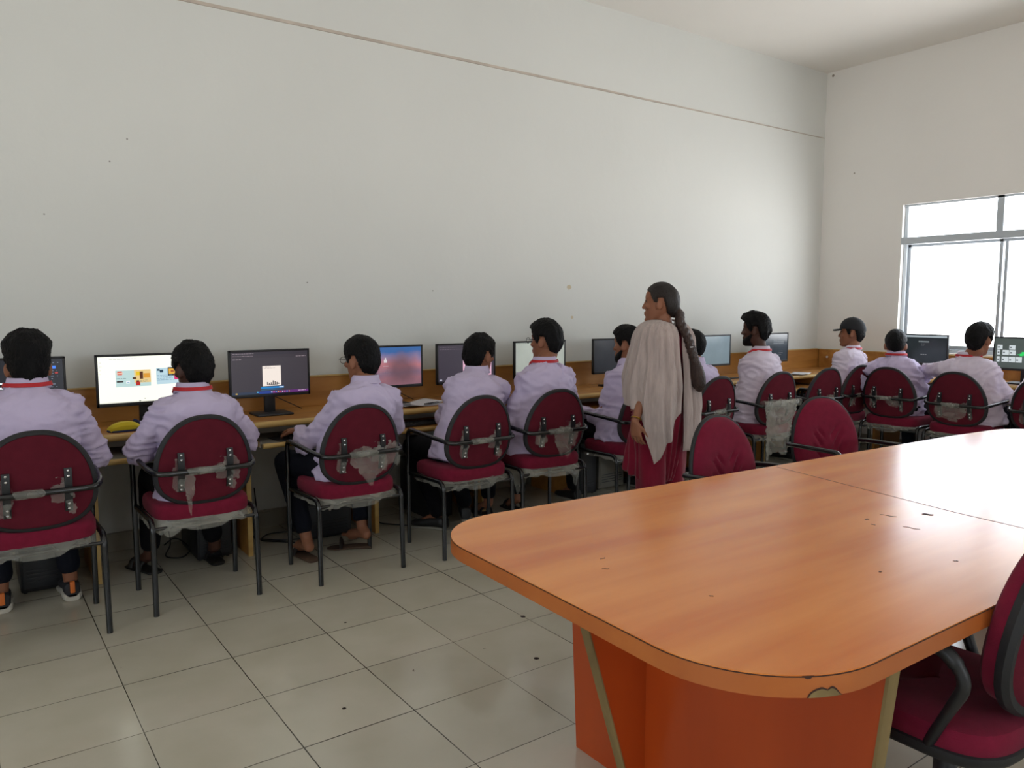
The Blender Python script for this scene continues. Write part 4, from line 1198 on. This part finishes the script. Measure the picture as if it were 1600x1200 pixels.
    if cap:
        mb = MB(); rs = []
        for j in range(15):
            el = -0.05 + (pi / 2) * j / 14; zz = .045 + .098 * sin(el); q = cos(el) ** .85 if cos(el) > 0 else 0
            rs.append([M @ V((cos(a) * .086 * q, -.008 + sin(a) * (.108 if sin(a) > 0 else .112) * q, zz - .02 * max(0, -sin(a)) * (1 - j / 14))) for a in [2 * pi * k / 40 for k in range(40)]])
        mb.rings(rs); c_ = mb.obj('cap', mat('black_cap', '#15161a', .8, bump=.1, bscale=200), root)
        mb = MB(); rs = []
        for j in range(9):
            t = j / 8
            rs.append([M @ V((x_, .075 + .085 * t * (1 - .55 * (x_ / .075) ** 2), .043 - .012 * t - .16 * x_ * x_ * 10 * .12 + dz)) for x_, dz in [((-1 + 2 * k / 12) * .074 * (1 - .25 * t * t), .0) for k in range(13)] + [((1 - 2 * k / 12) * .074 * (1 - .25 * t * t), -.012) for k in range(13)]])
        mb.rings(rs); mb.obj('visor', MATS['black_cap'], c_); mb = MB(); mb.ell(M @ V((0, -.008, .143)), (.008, .008, .005), sub=2); mb.obj('cap_button', MATS['black_cap'], c_)
    if glasses:
        mb = MB(); g = .0018
        for sx in (-1, 1):
            mb.tube([M @ V((sx * .033 + .024 * cos(a) * .95, .112, .008 + .018 * sin(a))) for a in [2 * pi * k / 16 for k in range(17)]], g, 6)
            mb.tube([M @ V((sx * .057, .112, .016)), M @ V((sx * .074, .100, .016)), M @ V((sx * .080, .0, .012)), M @ V((sx * .078, -.02, -.004))], g, 6)
        mb.tube([M @ V((-.010, .112, .012)), M @ V((.010, .112, .012))], g, 6)
        mb.obj('glasses', M_BLK, root)
    # ---- footwear
    if foot != 'bare':
        for nm, a_, fd in (('shoe', Al, fl), ('shoe', Ar, frr)):
            mb = MB(); hl = V((a_.x, a_.y, 0)) - fd * .065
            if foot == 'sandal':
                shoe_geo(mb, hl + V((0, 0, .0)), fd, .28, .052, .022); o = mb.obj('sandal', mat('sandal_black', '#15130f', .6), root)
                r_ = V((fd.y, -fd.x, 0))
                for q in (.10, .19): MB().tube([hl + fd * q + r_ * .050 + V((0, 0, .015)), hl + fd * q + r_ * .04 + V((0, 0, .055)), hl + fd * q + V((0, 0, .07)), hl + fd * q - r_ * .04 + V((0, 0, .055)), hl + fd * q - r_ * .05 + V((0, 0, .015))], .014, 8, .02, flat=.4).obj('strap', MATS['sandal_black'], o)
            elif foot == 'sneaker':
                shoe_geo(mb, hl + V((0, 0, .022)), fd, .27, .046, .07); o = mb.obj('sneaker', mat('sneaker_dark', '#26262a', .7), root)
                mb = MB(); shoe_geo(mb, hl, fd, .285, .055, .045); mb.obj('sole', mat('sneaker_sole', '#b9b4a8', .6, var=.1), o)
                mb = MB(); mb.box(tuple(hl - fd * .012 + V((-.011, -.004, .045))), tuple(hl - fd * .004 + V((.011, .010, .105))), .004); mb.obj('heel_tab', mat('orange_tab', '#d8702a', .6), o)
            else:
                shoe_geo(mb, hl + V((0, 0, .012)), fd, .275, .047, .08); o = mb.obj('shoe', mat('shoe_dark', '#1b1a1a', .5), root)
                mb = MB(); shoe_geo(mb, hl, fd, .285, .050, .022); mb.obj('sole', mat('shoe_sole', '#8f8b80', .7), o)
    return root


ST = dict(top=.026, side=.012, back=.014, front=.016, amp=.005)
person((.25, 4.10), 'person with tall curly black hair at the left frame edge, white and orange sneakers', (.25, 4.09, .60), (.257, 4.15, 1.140), (.265, 4.22, 1.362), 90, 90, 88,
       Le=(-.03, 4.24, .76), Lh=(.10, 4.50, .74), Re=(.525, 4.22, .775), Rh=(.42, 4.50, .74), La=(.11, 4.50, .10), Ra=(.41, 4.49, .10), foot='sneaker',
       hair=dict(top=.030, side=.008, back=.010, front=.02, amp=.009, freq=70, fade=False, lift=.022, nape=-.075), skin=M_SKIN, build=1.04)
person((.965, 4.16), 'person in lavender shirt facing the bright white screen, spiky crown of hair, red lanyard', (.965, 4.14, .60), (.985, 4.18, 1.075), (1.0, 4.26, 1.315), 90, 92, 104, 6,
       Le=(.715, 4.26, .755), Lh=(.87, 4.50, .735), Re=(1.27, 4.25, .77), Rh=(1.14, 4.52, .74), La=(.82, 4.66, .10), Ra=(1.165, 4.62, .10), Lf=(-.35, .93, 0), foot='sandal',
       hair=dict(top=.026, side=.012, back=.016, front=.016, amp=.009, freq=60, nape=-.09), skin=M_SKIND, trou=M_TROUB)
person((1.79, 4.10), 'person with glasses and bare feet reaching for a mouse, head turned left', (1.79, 4.10, .60), (1.925, 4.11, 1.068), (1.93, 4.21, 1.325), 90, 96, 108, 4,
       Le=(1.60, 4.26, .715), Lh=(1.64, 4.46, .765), Re=(2.13, 4.22, .78), Rh=(2.03, 4.5, .74), Lk=(1.55, 4.46, .58), Rk=(2.0, 4.5, .57), La=(1.615, 4.34, .135), Ra=(1.985, 4.37, .135),
       Lf=(.05, 1, 0), Rf=(-.1, 1, 0), foot='bare', glasses=True, lanyard=False, hair=ST, vox=.0045, skin=M_SKINL, Lhd=(-.25, .9, -.12), curl=26)
person((2.56, 4.12), 'person turning to the right with a pale lavender shirt, hand on a keyboard', (2.56, 4.12, .60), (2.765, 4.24, 1.075), (2.83, 4.33, 1.315), 88, 74, 20, 4,
       Le=(2.625, 4.42, .77), Lh=(2.69, 4.58, .725), Re=(3.0, 4.36, .80), Rh=(2.93, 4.62, .80), La=(2.58, 4.45, .10), Ra=(2.86, 4.56, .10), Lf=(-.5, .85, 0), Rf=(.5, .85, 0),
       lanyard=False, hair=dict(top=.024, side=.014, back=.018, front=.030, amp=.008, freq=55, nape=-.09), vox=.005, trou=M_TROUB, skin=M_SKIN)
person((3.14, 4.10), 'person with thin glasses sitting tallest before the pale screen, red lanyard, broad back', (3.14, 4.10, .60), (3.245, 4.12, 1.125), (3.285, 4.19, 1.405), 88, 92, 112, 2,
       Le=(2.97, 4.16, .72), Lh=(3.02, 4.42, .74), Re=(3.49, 4.18, .80), Rh=(3.40, 4.46, .76), glasses=True, hair=dict(top=.030, side=.014, back=.016, front=.022, amp=.006, freq=40, nape=-.085), build=1.08, foot='sandal', trou=M_TROUB, skin=M_SKIN)
person((3.93, 4.10), 'person with short beard and faded hair left of the standing woman', (3.93, 4.10, .60), (4.05, 4.13, 1.085), (4.075, 4.21, 1.355), 88, 92, 110, 4,
       Le=(3.80, 4.18, .69), Lh=(3.76, 4.46, .73), Re=(4.32, 4.2, .78), Rh=(4.2, 4.48, .74), Ra=(4.55, 4.55, .10), beard=True, lanyard=False,
       hair=dict(top=.026, side=.010, back=.008, front=.024, amp=.006, freq=45, fade=True, nape=-.07), trou=M_TROUB, skin=M_SKINL)
person((4.68, 4.10), 'person mostly hidden behind the standing woman, head back and right shoulder showing', (4.68, 4.10, .60), (4.79, 4.15, 1.06), (4.80, 4.22, 1.315), 90, 88, 92,
       Le=(4.5, 4.2, .75), Lh=(4.58, 4.48, .74), Re=(5.06, 4.22, .76), Rh=(4.95, 4.5, .74), hair=dict(top=.02, side=.008, back=.008, front=.016, amp=.004, fade=True, nape=-.07), lanyard=False, trou=M_TROUB, skin=M_SKIN)
person((5.45, 4.10), 'person with dark skin, small quiff and beard, red lanyard over a pale pink shirt', (5.45, 4.10, .60), (5.60, 4.13, 1.125), (5.565, 4.20, 1.44), 88, 96, 116, 2,
       Le=(5.47, 4.26, .71), Lh=(5.49, 4.50, .725), Re=(5.90, 4.22, .84), Rh=(5.85, 4.46, .76), beard=True, shirt=M_SHIRTB, hair=dict(top=.034, side=.018, back=.022, front=.030, amp=.009, freq=70, nape=-.085), trou=M_TROUB, skin=M_SKIND, build=1.05)
person((6.68, 4.12), 'person wearing a black peaked cap near the room corner, seen in profile', (6.70, 4.10, .60), (6.955, 4.10, 1.095), (6.96, 4.15, 1.385), 92, 100, 118,
       Le=(6.745, 4.10, .74), Lh=(6.85, 4.36, .74), Re=(7.2, 4.2, .78), Rh=(7.05, 4.45, .74), cap=True, shirt=M_SHIRTB, hair=dict(top=.0, side=.008, back=.012, front=.0, amp=.004, nape=-.09), trou=M_TROUB, skin=M_SKIN)
person((6.87, 3.58), 'person with a short round haircut and protruding ears facing the window monitor', (6.87, 3.58, .60), (6.85, 3.655, 1.065), (6.90, 3.685, 1.29), 2, 22, 27,
       Le=(6.64, 3.90, .905), Lh=(6.70, 3.84, .75), Re=(6.97, 3.45, .74), Rh=(7.2, 3.52, .75), Lhd=(.3, -.2, -1), hair=dict(top=.022, side=.010, back=.008, front=.018, amp=.004, fade=True, nape=-.06), trou=M_TROU, skin=M_SKIN, build=.93)
person((6.86, 2.95), 'person leaning with an arm stretched left and the face turned right before the window', (6.86, 2.95, .60), (6.93, 3.07, 1.08), (6.96, 3.01, 1.36), 2, 24, -6, 4,
       Le=(7.06, 3.46, .93), Lh=(7.22, 3.58, .80), Re=(7.0, 2.80, .745), Rh=(7.2, 2.90, .77), shirt=M_SHIRTB, hair=dict(top=.028, side=.014, back=.016, front=.032, amp=.006, freq=45, nape=-.09), trou=M_TROU, skin=M_SKIN, build=1.06)
person((6.86, 2.34), 'person cut off by the right frame edge, only the pale sleeve showing', (6.86, 2.34, .60), (6.92, 2.38, 1.06), (6.98, 2.38, 1.31), 0, 5, 0,
       Le=(6.9, 2.66, .76), Lh=(7.15, 2.55, .75), Re=(6.95, 2.08, .76), Rh=(7.15, 2.2, .75), shirt=M_SHIRTB, hair=ST, trou=M_TROU, skin=M_SKIN)

# ------------------------------------------------------------------ the standing woman
TL = V((3.62, 3.42, 0))
tw = thing('person', 'standing woman in a red kurta with an off-white shawl and a long braid', 'person', TL)
BA, FA = 94, 124
tf, trt = at_(BA), at_(BA - 90)
Nn = V((0, 0, 1.385)); P_ = V((0, 0, .92)); hc = V((.0, -.01, 0)) + V((0, 0, 1.652 - .135)) + at_(FA) * .03
Mh = Matrix.Translation(hc) @ Matrix.Rotation(R(FA - 90), 4, 'Z') @ Matrix.Scale(1.03, 4)
SL = Nn - trt * .140 - V((0, 0, .10)); SR = Nn + trt * .140 - V((0, 0, .10))
El = SL - trt * .030 - tf * .01 - V((0, 0, .28)); Hl = V((3.335, 3.37, .80)) - TL
Er = SR + trt * .07 + tf * .06 - V((0, 0, .26)); Hr = Er + tf * .16 - V((0, 0, .16)) - trt * .05
mb = MB()
wprof = [(-.25, .155, .11), (0, .172, .125), (.25, .15, .105), (.45, .13, .095), (.65, .15, .105), (.80, .165, .105), (.90, .145, .085), (1, .062, .058)]
mb.rings(torso_rings(P_, Nn, BA, BA, wprof, .01))
mb.limb([Nn - V((0, 0, .05)), Mh @ V((0, -.02, -.07))], [.056, .050]); head_geo(mb, Mh)
mb.limb([SL, El, Hl], [.048, .038, .024]); mb.limb([SR, Er, Hr], [.048, .038, .024])
hand_geo(mb, Hl, V((.10, -.02, -.95)), V((-1, -.2, 0)), side=1, curl=20, L=.175)
hand_geo(mb, Hr, Hr - Er, trt, side=1, curl=20, L=.175)
for hs in (-1, 1):
    h = P_ + trt * hs * .085; k = V((0, 0, .49)) + trt * hs * .09 + tf * .02; a = V((0, 0, .09)) + trt * hs * .09
    mb.limb([h, k, a, a + tf * .13 - V((0, 0, .055))], [.085, .055, .036, .026])
wb = remesh(mb.obj('body', M_SKINL, tw), .0045, 3)
mb = MB()
for sx in (-1, 1): mb.ell(Mh @ V((sx * .030, .0815, .013)), (.011, .006, .0045), Mh.to_3x3().to_4x4(), 2)
mb.obj('eye', M_EYE, wb)
# kurta and salwar
mb = MB()
kp = [(-1.05, .190, .155), (-.9, .19, .155), (-.5, .19, .152), (-.2, .188, .148), (0, .186, .143), (.25, .17, .125), (.45, .15, .115), (.65, .165, .12), (.80, .178, .118), (.90, .155, .095), (.985, .08, .068)]
mb.rings(torso_rings(P_, Nn, BA, BA, kp, .01))
for s_, e_ in ((SL, El), (SR, Er)): mb.limb([s_, s_.lerp(e_, .6), e_ - V((0, 0, .03))], [.060, .055, .050])
ku = remesh(mb.obj('kurta', M_KURTA, tw), .010, 5)
displace(ku, lambda p, n_: sin(math.atan2(p.y, p.x) * 17 + noise.noise(p * 3) * 5) * .011 * max(0, min(1, (1.0 - p.z) / .5)) + noise.noise(p * 9) * .004)
mb = MB()
for hs in (-1, 1):
    h = P_ + trt * hs * .09; k = V((0, 0, .49)) + trt * hs * .10; a = V((0, 0, .10)) + trt * hs * .095
    mb.limb([h, k, a.lerp(k, .3), a], [.10, .098, .085, .055])
sa = remesh(mb.obj('salwar_trousers', M_KURTA, tw), .012, 4)
displace(sa, lambda p, n_: sin(math.atan2(p.y, p.x) * 9 + p.z * 6) * .006)
for hs in (-1, 1):
    mb = MB(); shoe_geo(mb, trt * hs * .09 - tf * .06, tf, .24, .042, .05); mb.obj('shoe', mat('shoe_dark', '#1b1a1a', .5), tw)
# shawl
M_DUP = mat('off_white_shawl', '#ac9d98', .9, var=.14, vscale=9, bump=.6, bscale=30, spec=.1, trans=0, sheen=.3, stretch=(4, 4, .6))
bd = M_DUP.node_tree.nodes['Principled BSDF']


def hemz(az):
    keys = [(120, .98), (150, .93), (172, .88), (190, .86), (203, .70), (213, .535), (222, .57), (232, .66), (240, .68), (248, .80), (256, .84), (262, .85)]
    for (a0, z0), (a1, z1) in zip(keys, keys[1:]):
        if az <= a1: return z0 + (z1 - z0) * max(0, (az - a0)) / (a1 - a0)
    return keys[-1][1]


def shawl(mb, az0, az1, hem, nu, nv, top=1.40, seed=0, foldn=20):
    b = mb.b; g = {}
    for i in range(nu + 1):
        az = az0 + (az1 - az0) * i / nu; d = at_(az)
        side = abs(sin(R(az - BA)))       # 1 at the arms
        for j in range(nv + 1):
            t = j / nv; zt = top + .015 - .03 * (1 - side) * (1 if abs(az - BA - 180) < 60 else .3)
            # shoulder slope then fall
            rs_ = .222 * side ** 1.1 + .148 * (1 - side)
            if t < .22:
                q = t / .22; r = .068 + (rs_ - .068) * sin(q * pi / 2) ** .95; z = zt - (1 - cos(q * pi / 2)) * (.10 + .06 * side)
            else:
                q = (t - .22) / .78; zs = zt - (.10 + .06 * side); z = zs + (hem(az) - zs) * q
                r = rs_ + (.030 + .025 * side) * min(1, q * 1.6) - .012 * q
            fo = sin(az * R(1) * foldn + noise.noise(V((az * .06, z * 2.5, seed))) * 3.2) * (.003 + .011 * min(1, t * 1.5)) + noise.noise(V((az * .12, z * 5, seed + 4))) * .008
            g[i, j] = b.verts.new(d * (r + fo) + V((0, 0, z)))
    for i in range(nu):
        for j in range(nv): b.faces.new((g[i, j], g[i + 1, j], g[i + 1, j + 1], g[i, j + 1]))


mb = MB(); shawl(mb, 112, 263, hemz, 130, 60); sh_ = mb.obj('shawl', M_DUP, tw)
md = sh_.modifiers.new('t', 'SOLIDIFY'); md.thickness = .003
mb = MB(); shawl(mb, 277, 372, lambda a: .60 + .1 * max(0, (a - 300) / 60), 80, 50, seed=5, foldn=24); s2 = mb.obj('shawl_end', M_DUP, sh_)
md = s2.modifiers.new('t', 'SOLIDIFY'); md.thickness = .003
# hair drawn back into a braid
mb = MB(); hair_geo(mb, Mh, top=.012, side=.010, back=.014, front=.004, amp=.0015, freq=30, nape=-.085, seed=3, side_z=0.0)
mb.ell(Mh @ V((.0, -.085, -.045)), (.045, .035, .045), sub=3)
mb.obj('hair', M_HAIRB, tw)
mb = MB(); b0 = Mh @ V((.005, -.112, -.055)); bdir = at_(268)
pts = [b0, V((.030, -.105, 1.40)), V((.055, -.150, 1.30)), V((.075, -.175, 1.20)), V((.095, -.190, 1.12)), V((.105, -.20, 1.05)), V((.115, -.205, .98))]
def path(t):
    t *= len(pts) - 1; i = min(int(t), len(pts) - 2); return pts[i].lerp(pts[i + 1], t - i)
NB = 26
for k in range(NB):
    t = k / (NB - 1) * .72; c = path(t); sx = 1 if k % 2 else -1; w = .030 - .004 * t
    mb.ell(c + V((sx * .010, -.004, 0)), (w, .024, .025), Matrix.Rotation(R(sx * 38), 4, 'Y'), 2)
mb.limb([path(t) for t in (.6, .7, .8, .9, .97)], [.032, .042, .047, .044, .026])
br = remesh(mb.obj('braid', mat('brown_hair', '#33211a', .5, var=.4, vscale=14, bump=.9, bscale=60, stretch=(3, 3, .8), spec=.4), tw), .005, 1, .4)
mb = MB(); c = path(.42); mb.tube([c + V((-.024, -.022, 0)), c + V((.024, -.022, 0))], .004, 6); mb.obj('hair_clip', M_WHITE, tw)
mb = MB(); wd = (Hl - El).normalized(); c = Hl - wd * .02; q = wd.orthogonal().normalized(); q2 = wd.cross(q)
mb.tube([c + (q * cos(a) + q2 * sin(a)) * .029 for a in [2 * pi * k / 20 for k in range(21)]], .005, 8); mb.obj('bracelet', mat('gold', '#b08a3c', .3, metal=1), tw)

# ------------------------------------------------------------------ things on and under the desks


def keyboard(x, y, z, rz, label):
    t = thing('keyboard', label, 'keyboard', (x, y, z), R(rz), 'keyboards on the trays')
    MB().box((-.215, -.065, 0), (.215, .07, .016), .004).obj('keyboard_base', M_BLK, t)
    mb = MB()
    for r in range(5):
        for c in range(15): mb.box((-.205 + c * .0273, -.056 + r * .0235, .014), (-.205 + c * .0273 + .0235, -.056 + r * .0235 + .020, .021), .002, 1)
    mb.obj('keys', M_BLK2, t)
    return t


keyboard(2.55, 4.62, .696, 0, 'black keyboard on the pulled-out tray left of the student who turns right')
keyboard(.92, 4.66, .696, 0, 'black keyboard in front of the student at the bright white screen')
keyboard(1.80, 4.64, .696, 0, 'black keyboard in front of the barefoot student')
keyboard(3.35, 4.64, .696, 0, 'black keyboard in front of the tallest seated student')
keyboard(5.80, 4.64, .696, 0, 'black keyboard in front of the dark-skinned student with the quiff')
t = thing('mouse_pad', 'black rubber mouse pad on the tray by the barefoot student', 'mouse pad', (1.62, 4.60, .696), R(8))
MB().box((-.10, -.085, 0), (.10, .085, .006), .003).obj('pad', M_BLK2, t)
def mouse(x, y, z, rz, label):
    t = thing('computer_mouse', label, 'mouse', (x, y, z), R(rz), 'computer mice')
    mb = MB(); rs = []
    for tt, w, h in ((-.055, .012, .008), (-.045, .026, .022), (-.02, .031, .035), (.015, .030, .034), (.042, .026, .022), (.054, .012, .008)):
        rs.append([V((selp(a, .8)[0] * w, tt, max(0, selp(a, .8)[1]) * h)) for a in [2 * pi * k / 18 for k in range(18)]])
    mb.rings(rs); b_ = mb.obj('shell', M_BLK, t); MB().tube([(0, .028, .030), (0, .040, .027)], .005, 8).obj('wheel', M_BLK2, b_); return t
mouse(1.63, 4.58, .702, 5, 'black mouse under the barefoot student\'s hand')
mouse(2.98, 4.62, .696, -5, 'black mouse beside the keyboard of the student who turns right')

# yellow pouch, blue mask
t = thing('zip_pouch', 'yellow pouch with navy edge lying on the desk by the white screen', 'pouch', (.735, 4.72, DZ), R(8))
mb = MB(); rs = []
for k in range(13):
    a = pi * k / 12; w = .082
    rs.append([V((-cos(a) * w, y, .008 + sin(a) ** .8 * .045 * s)) for y, s in ((-.035, .55), (-.02, .95), (.01, 1.0), (.04, .6))] + [V((-cos(a) * w, y, .004)) for y in (.04, .01, -.02, -.035)])
mb.rings(rs); mb.obj('pouch_body', mat('yellow_fabric', '#c9b31e', .8, var=.08), t)
mb = MB(); mb.rings([sring(V((0, 0, z)), V((1, 0, 0)), V((0, 1, 0)), .092 * f, .055 * f, .8, 30) for z, f in ((0, .96), (.004, 1), (.009, .97))]); mb.tube([(.05, -.035, .008), (.085, -.02, .02), (.085, .02, .04), (.06, .04, .05)], .008, 8, .02)
mb.obj('navy_trim', mat('navy_fabric', '#1c2450', .8), t)
mb = MB(); crumple(mb, lambda u, v: (.86 + (u - .5) * .13, 4.70 + (v - .5) * .10, DZ + .012 + .018 * sin(u * pi) * sin(v * pi)), 20, 14, .005, 2.1)
o = mb.obj('face_mask', mat('mask_blue', '#9fb6c0', .8, var=.1), None); tag(o, 'crumpled pale blue face mask right of the yellow pouch', 'mask')
md = o.modifiers.new('t', 'SOLIDIFY'); md.thickness = .002


def sheets(name, x, y, rz, w, d, n, label, cat, z=DZ, curl=.012, m=None, seed=0):
    t = thing(name, label, cat, (x, y, z), R(rz)); rnd = random.Random(seed)
    for k in range(n):
        mb = MB(); b = mb.b; g = {}; rot = Matrix.Rotation(R(rnd.uniform(-9, 9)), 3, 'Z')
        for i in range(13):
            for j in range(9):
                u, v = i / 12, j / 8
                p = rot @ V(((u - .5) * w, (v - .5) * d, 0)); g[i, j] = b.verts.new(p + V((0, 0, .002 + .003 * k + curl * (abs(u - .5) * 2) ** 2 * (.4 + .6 * k / max(1, n - 1)) + .004 * (1 + sin(u * 7 + k)))))
        for i in range(12):
            for j in range(8): b.faces.new((g[i, j], g[i + 1, j], g[i + 1, j + 1], g[i, j + 1]))
        o = mb.obj('sheet', m or M_WHITE, t); md = o.modifiers.new('t', 'SOLIDIFY'); md.thickness = .0008
    return t


sheets('paper_stack', 2.60, 4.77, 6, .30, .21, 3, 'loose white papers on the desk below the sunset screen', 'papers', seed=1)
tag(MB().tube([(2.60, 4.665, DZ + .018), (2.73, 4.70, DZ + .02)], .005, 8).obj('pen', M_BLK), 'black pen lying on the white papers', 'pen')
sheets('paper_sheet', 6.92, 4.68, 10, .26, .18, 1, 'single white sheet on the desk edge near the room corner', 'paper', seed=2)
sheets('paper_sheet', 7.06, 4.42, 0, .12, .10, 1, 'small white sheet on the keyboard tray near the room corner', 'paper', z=.70, seed=3)
tag(MB().box((-.07, -.012, 0), (.07, .012, .012), .004).obj('pen_case', M_BLK, loc=(6.02, 4.76, DZ)), 'small dark pen case on the desk right of the standing woman', 'case')


def cpu(x, y, w, d, h, rz, label, m, name='computer_tower'):
    t = thing(name, label, 'computer', (x, y, 0), R(rz), 'computer boxes under the desk')
    MB().box((-w / 2, -d / 2, .01), (w / 2, d / 2, h), .008).obj('case', m, t)
    mb = MB(); mb.box((-w / 2 + .012, -d / 2 - .005, .03), (w / 2 - .012, -d / 2 + .004, h - .02), .004); f = mb.obj('front_panel', M_BLK2 if m != M_GREY else M_GREY, t)
    MB().tube([(0, -d / 2 - .008, h * .8), (0, -d / 2 - .002, h * .8)], .009, 12).obj('power_button', M_CHROME, f)
    mb = MB()
    for k in range(4): mb.box((-w / 2 + .03, -d / 2 - .007, .06 + k * .02), (w / 2 - .03, -d / 2 - .003, .066 + k * .02))
    mb.obj('vent_slot', M_BLK, f, smooth=False)
    for sx in (-1, 1):
        for sy in (-1, 1): MB().tube([(sx * (w / 2 - .02), sy * (d / 2 - .03), 0), (sx * (w / 2 - .02), sy * (d / 2 - .03), .012)], .01, 8).obj('rubber_foot', M_BLK, t)
    return t


cpu(1.90, 4.86, .30, .36, .24, 0, 'black box on the floor between the barefoot student\'s heels and the wall', M_BLK)
cpu(.30, 4.86, .20, .40, .40, 0, 'black computer tower under the desk of the curly-haired student', M_BLK)
cpu(1.18, 4.88, .20, .40, .36, 0, 'black computer tower behind the sandals of the student at the white screen', M_BLK)
cpu(2.72, 4.88, .20, .42, .40, 0, 'black computer tower under the desk of the student who turns right', M_BLK)
cpu(4.02, 4.80, .20, .42, .42, 0, 'black computer tower left of the grey one, under the desk by the bearded student', M_BLK)
cpu(4.34, 4.86, .28, .42, .38, 0, 'pale grey computer box under the desk left of the standing woman', M_GREY)
cpu(5.85, 4.86, .20, .42, .40, 0, 'black computer tower under the desk of the dark-skinned student with the quiff', M_BLK)


def cable(pts, label, r=.004):
    o = MB().tube(pts, r, 6, .05).obj('floor_cable', M_CABLE); return tag(o, label, 'cable')


cable([(1.55, 5.10, .30), (1.56, 5.06, .02), (1.48, 4.95, .006), (1.62, 4.80, .006), (1.86, 4.72, .006), (1.80, 4.95, .006), (1.60, 5.0, .006), (1.50, 4.88, .006), (1.72, 4.66, .006)], 'black cable coiled on the floor left of the barefoot student')
cable([(.98, 5.12, .35), (1.0, 4.98, .05), (.93, 4.86, .01), (1.02, 4.78, .01), (1.10, 4.88, .03), (1.02, 4.96, .10), (.94, 4.88, .08)], 'black cable loop on the floor below the white screen')
cable([(2.42, 5.14, .68), (2.40, 5.05, .3), (2.38, 5.0, .05), (2.30, 4.8, .006), (2.45, 4.62, .006)], 'black cable hanging from the desk below the sunset screen')
# slippers left under the barefoot student
for (x, y, a, lb) in ((1.625, 4.40, 95, 'brown slipper on the floor under the barefoot student\'s left heel'), (1.93, 4.41, 150, 'brown slipper on the floor under the barefoot student\'s right heel')):
    d = at_(a); t = thing('slipper', lb, 'slipper', (x, y, 0), 0, 'slippers under the chair')
    mb = MB(); shoe_geo(mb, -d * .12, d, .27, .05, .022); mb.obj('sole', mat('slipper_brown', '#4d3a2c', .8), t)
    r_ = V((d.y, -d.x, 0)); mb = MB(); q = d * .06
    mb.tube([q + r_ * .048 + V((0, 0, .012)), q + r_ * .036 + V((0, 0, .045)), q + V((0, 0, .056)), q - r_ * .036 + V((0, 0, .045)), q - r_ * .048 + V((0, 0, .012))], .022, 8, .02, flat=.25)
    mb.obj('strap', mat('slipper_strap', '#1d1613', .7), t)
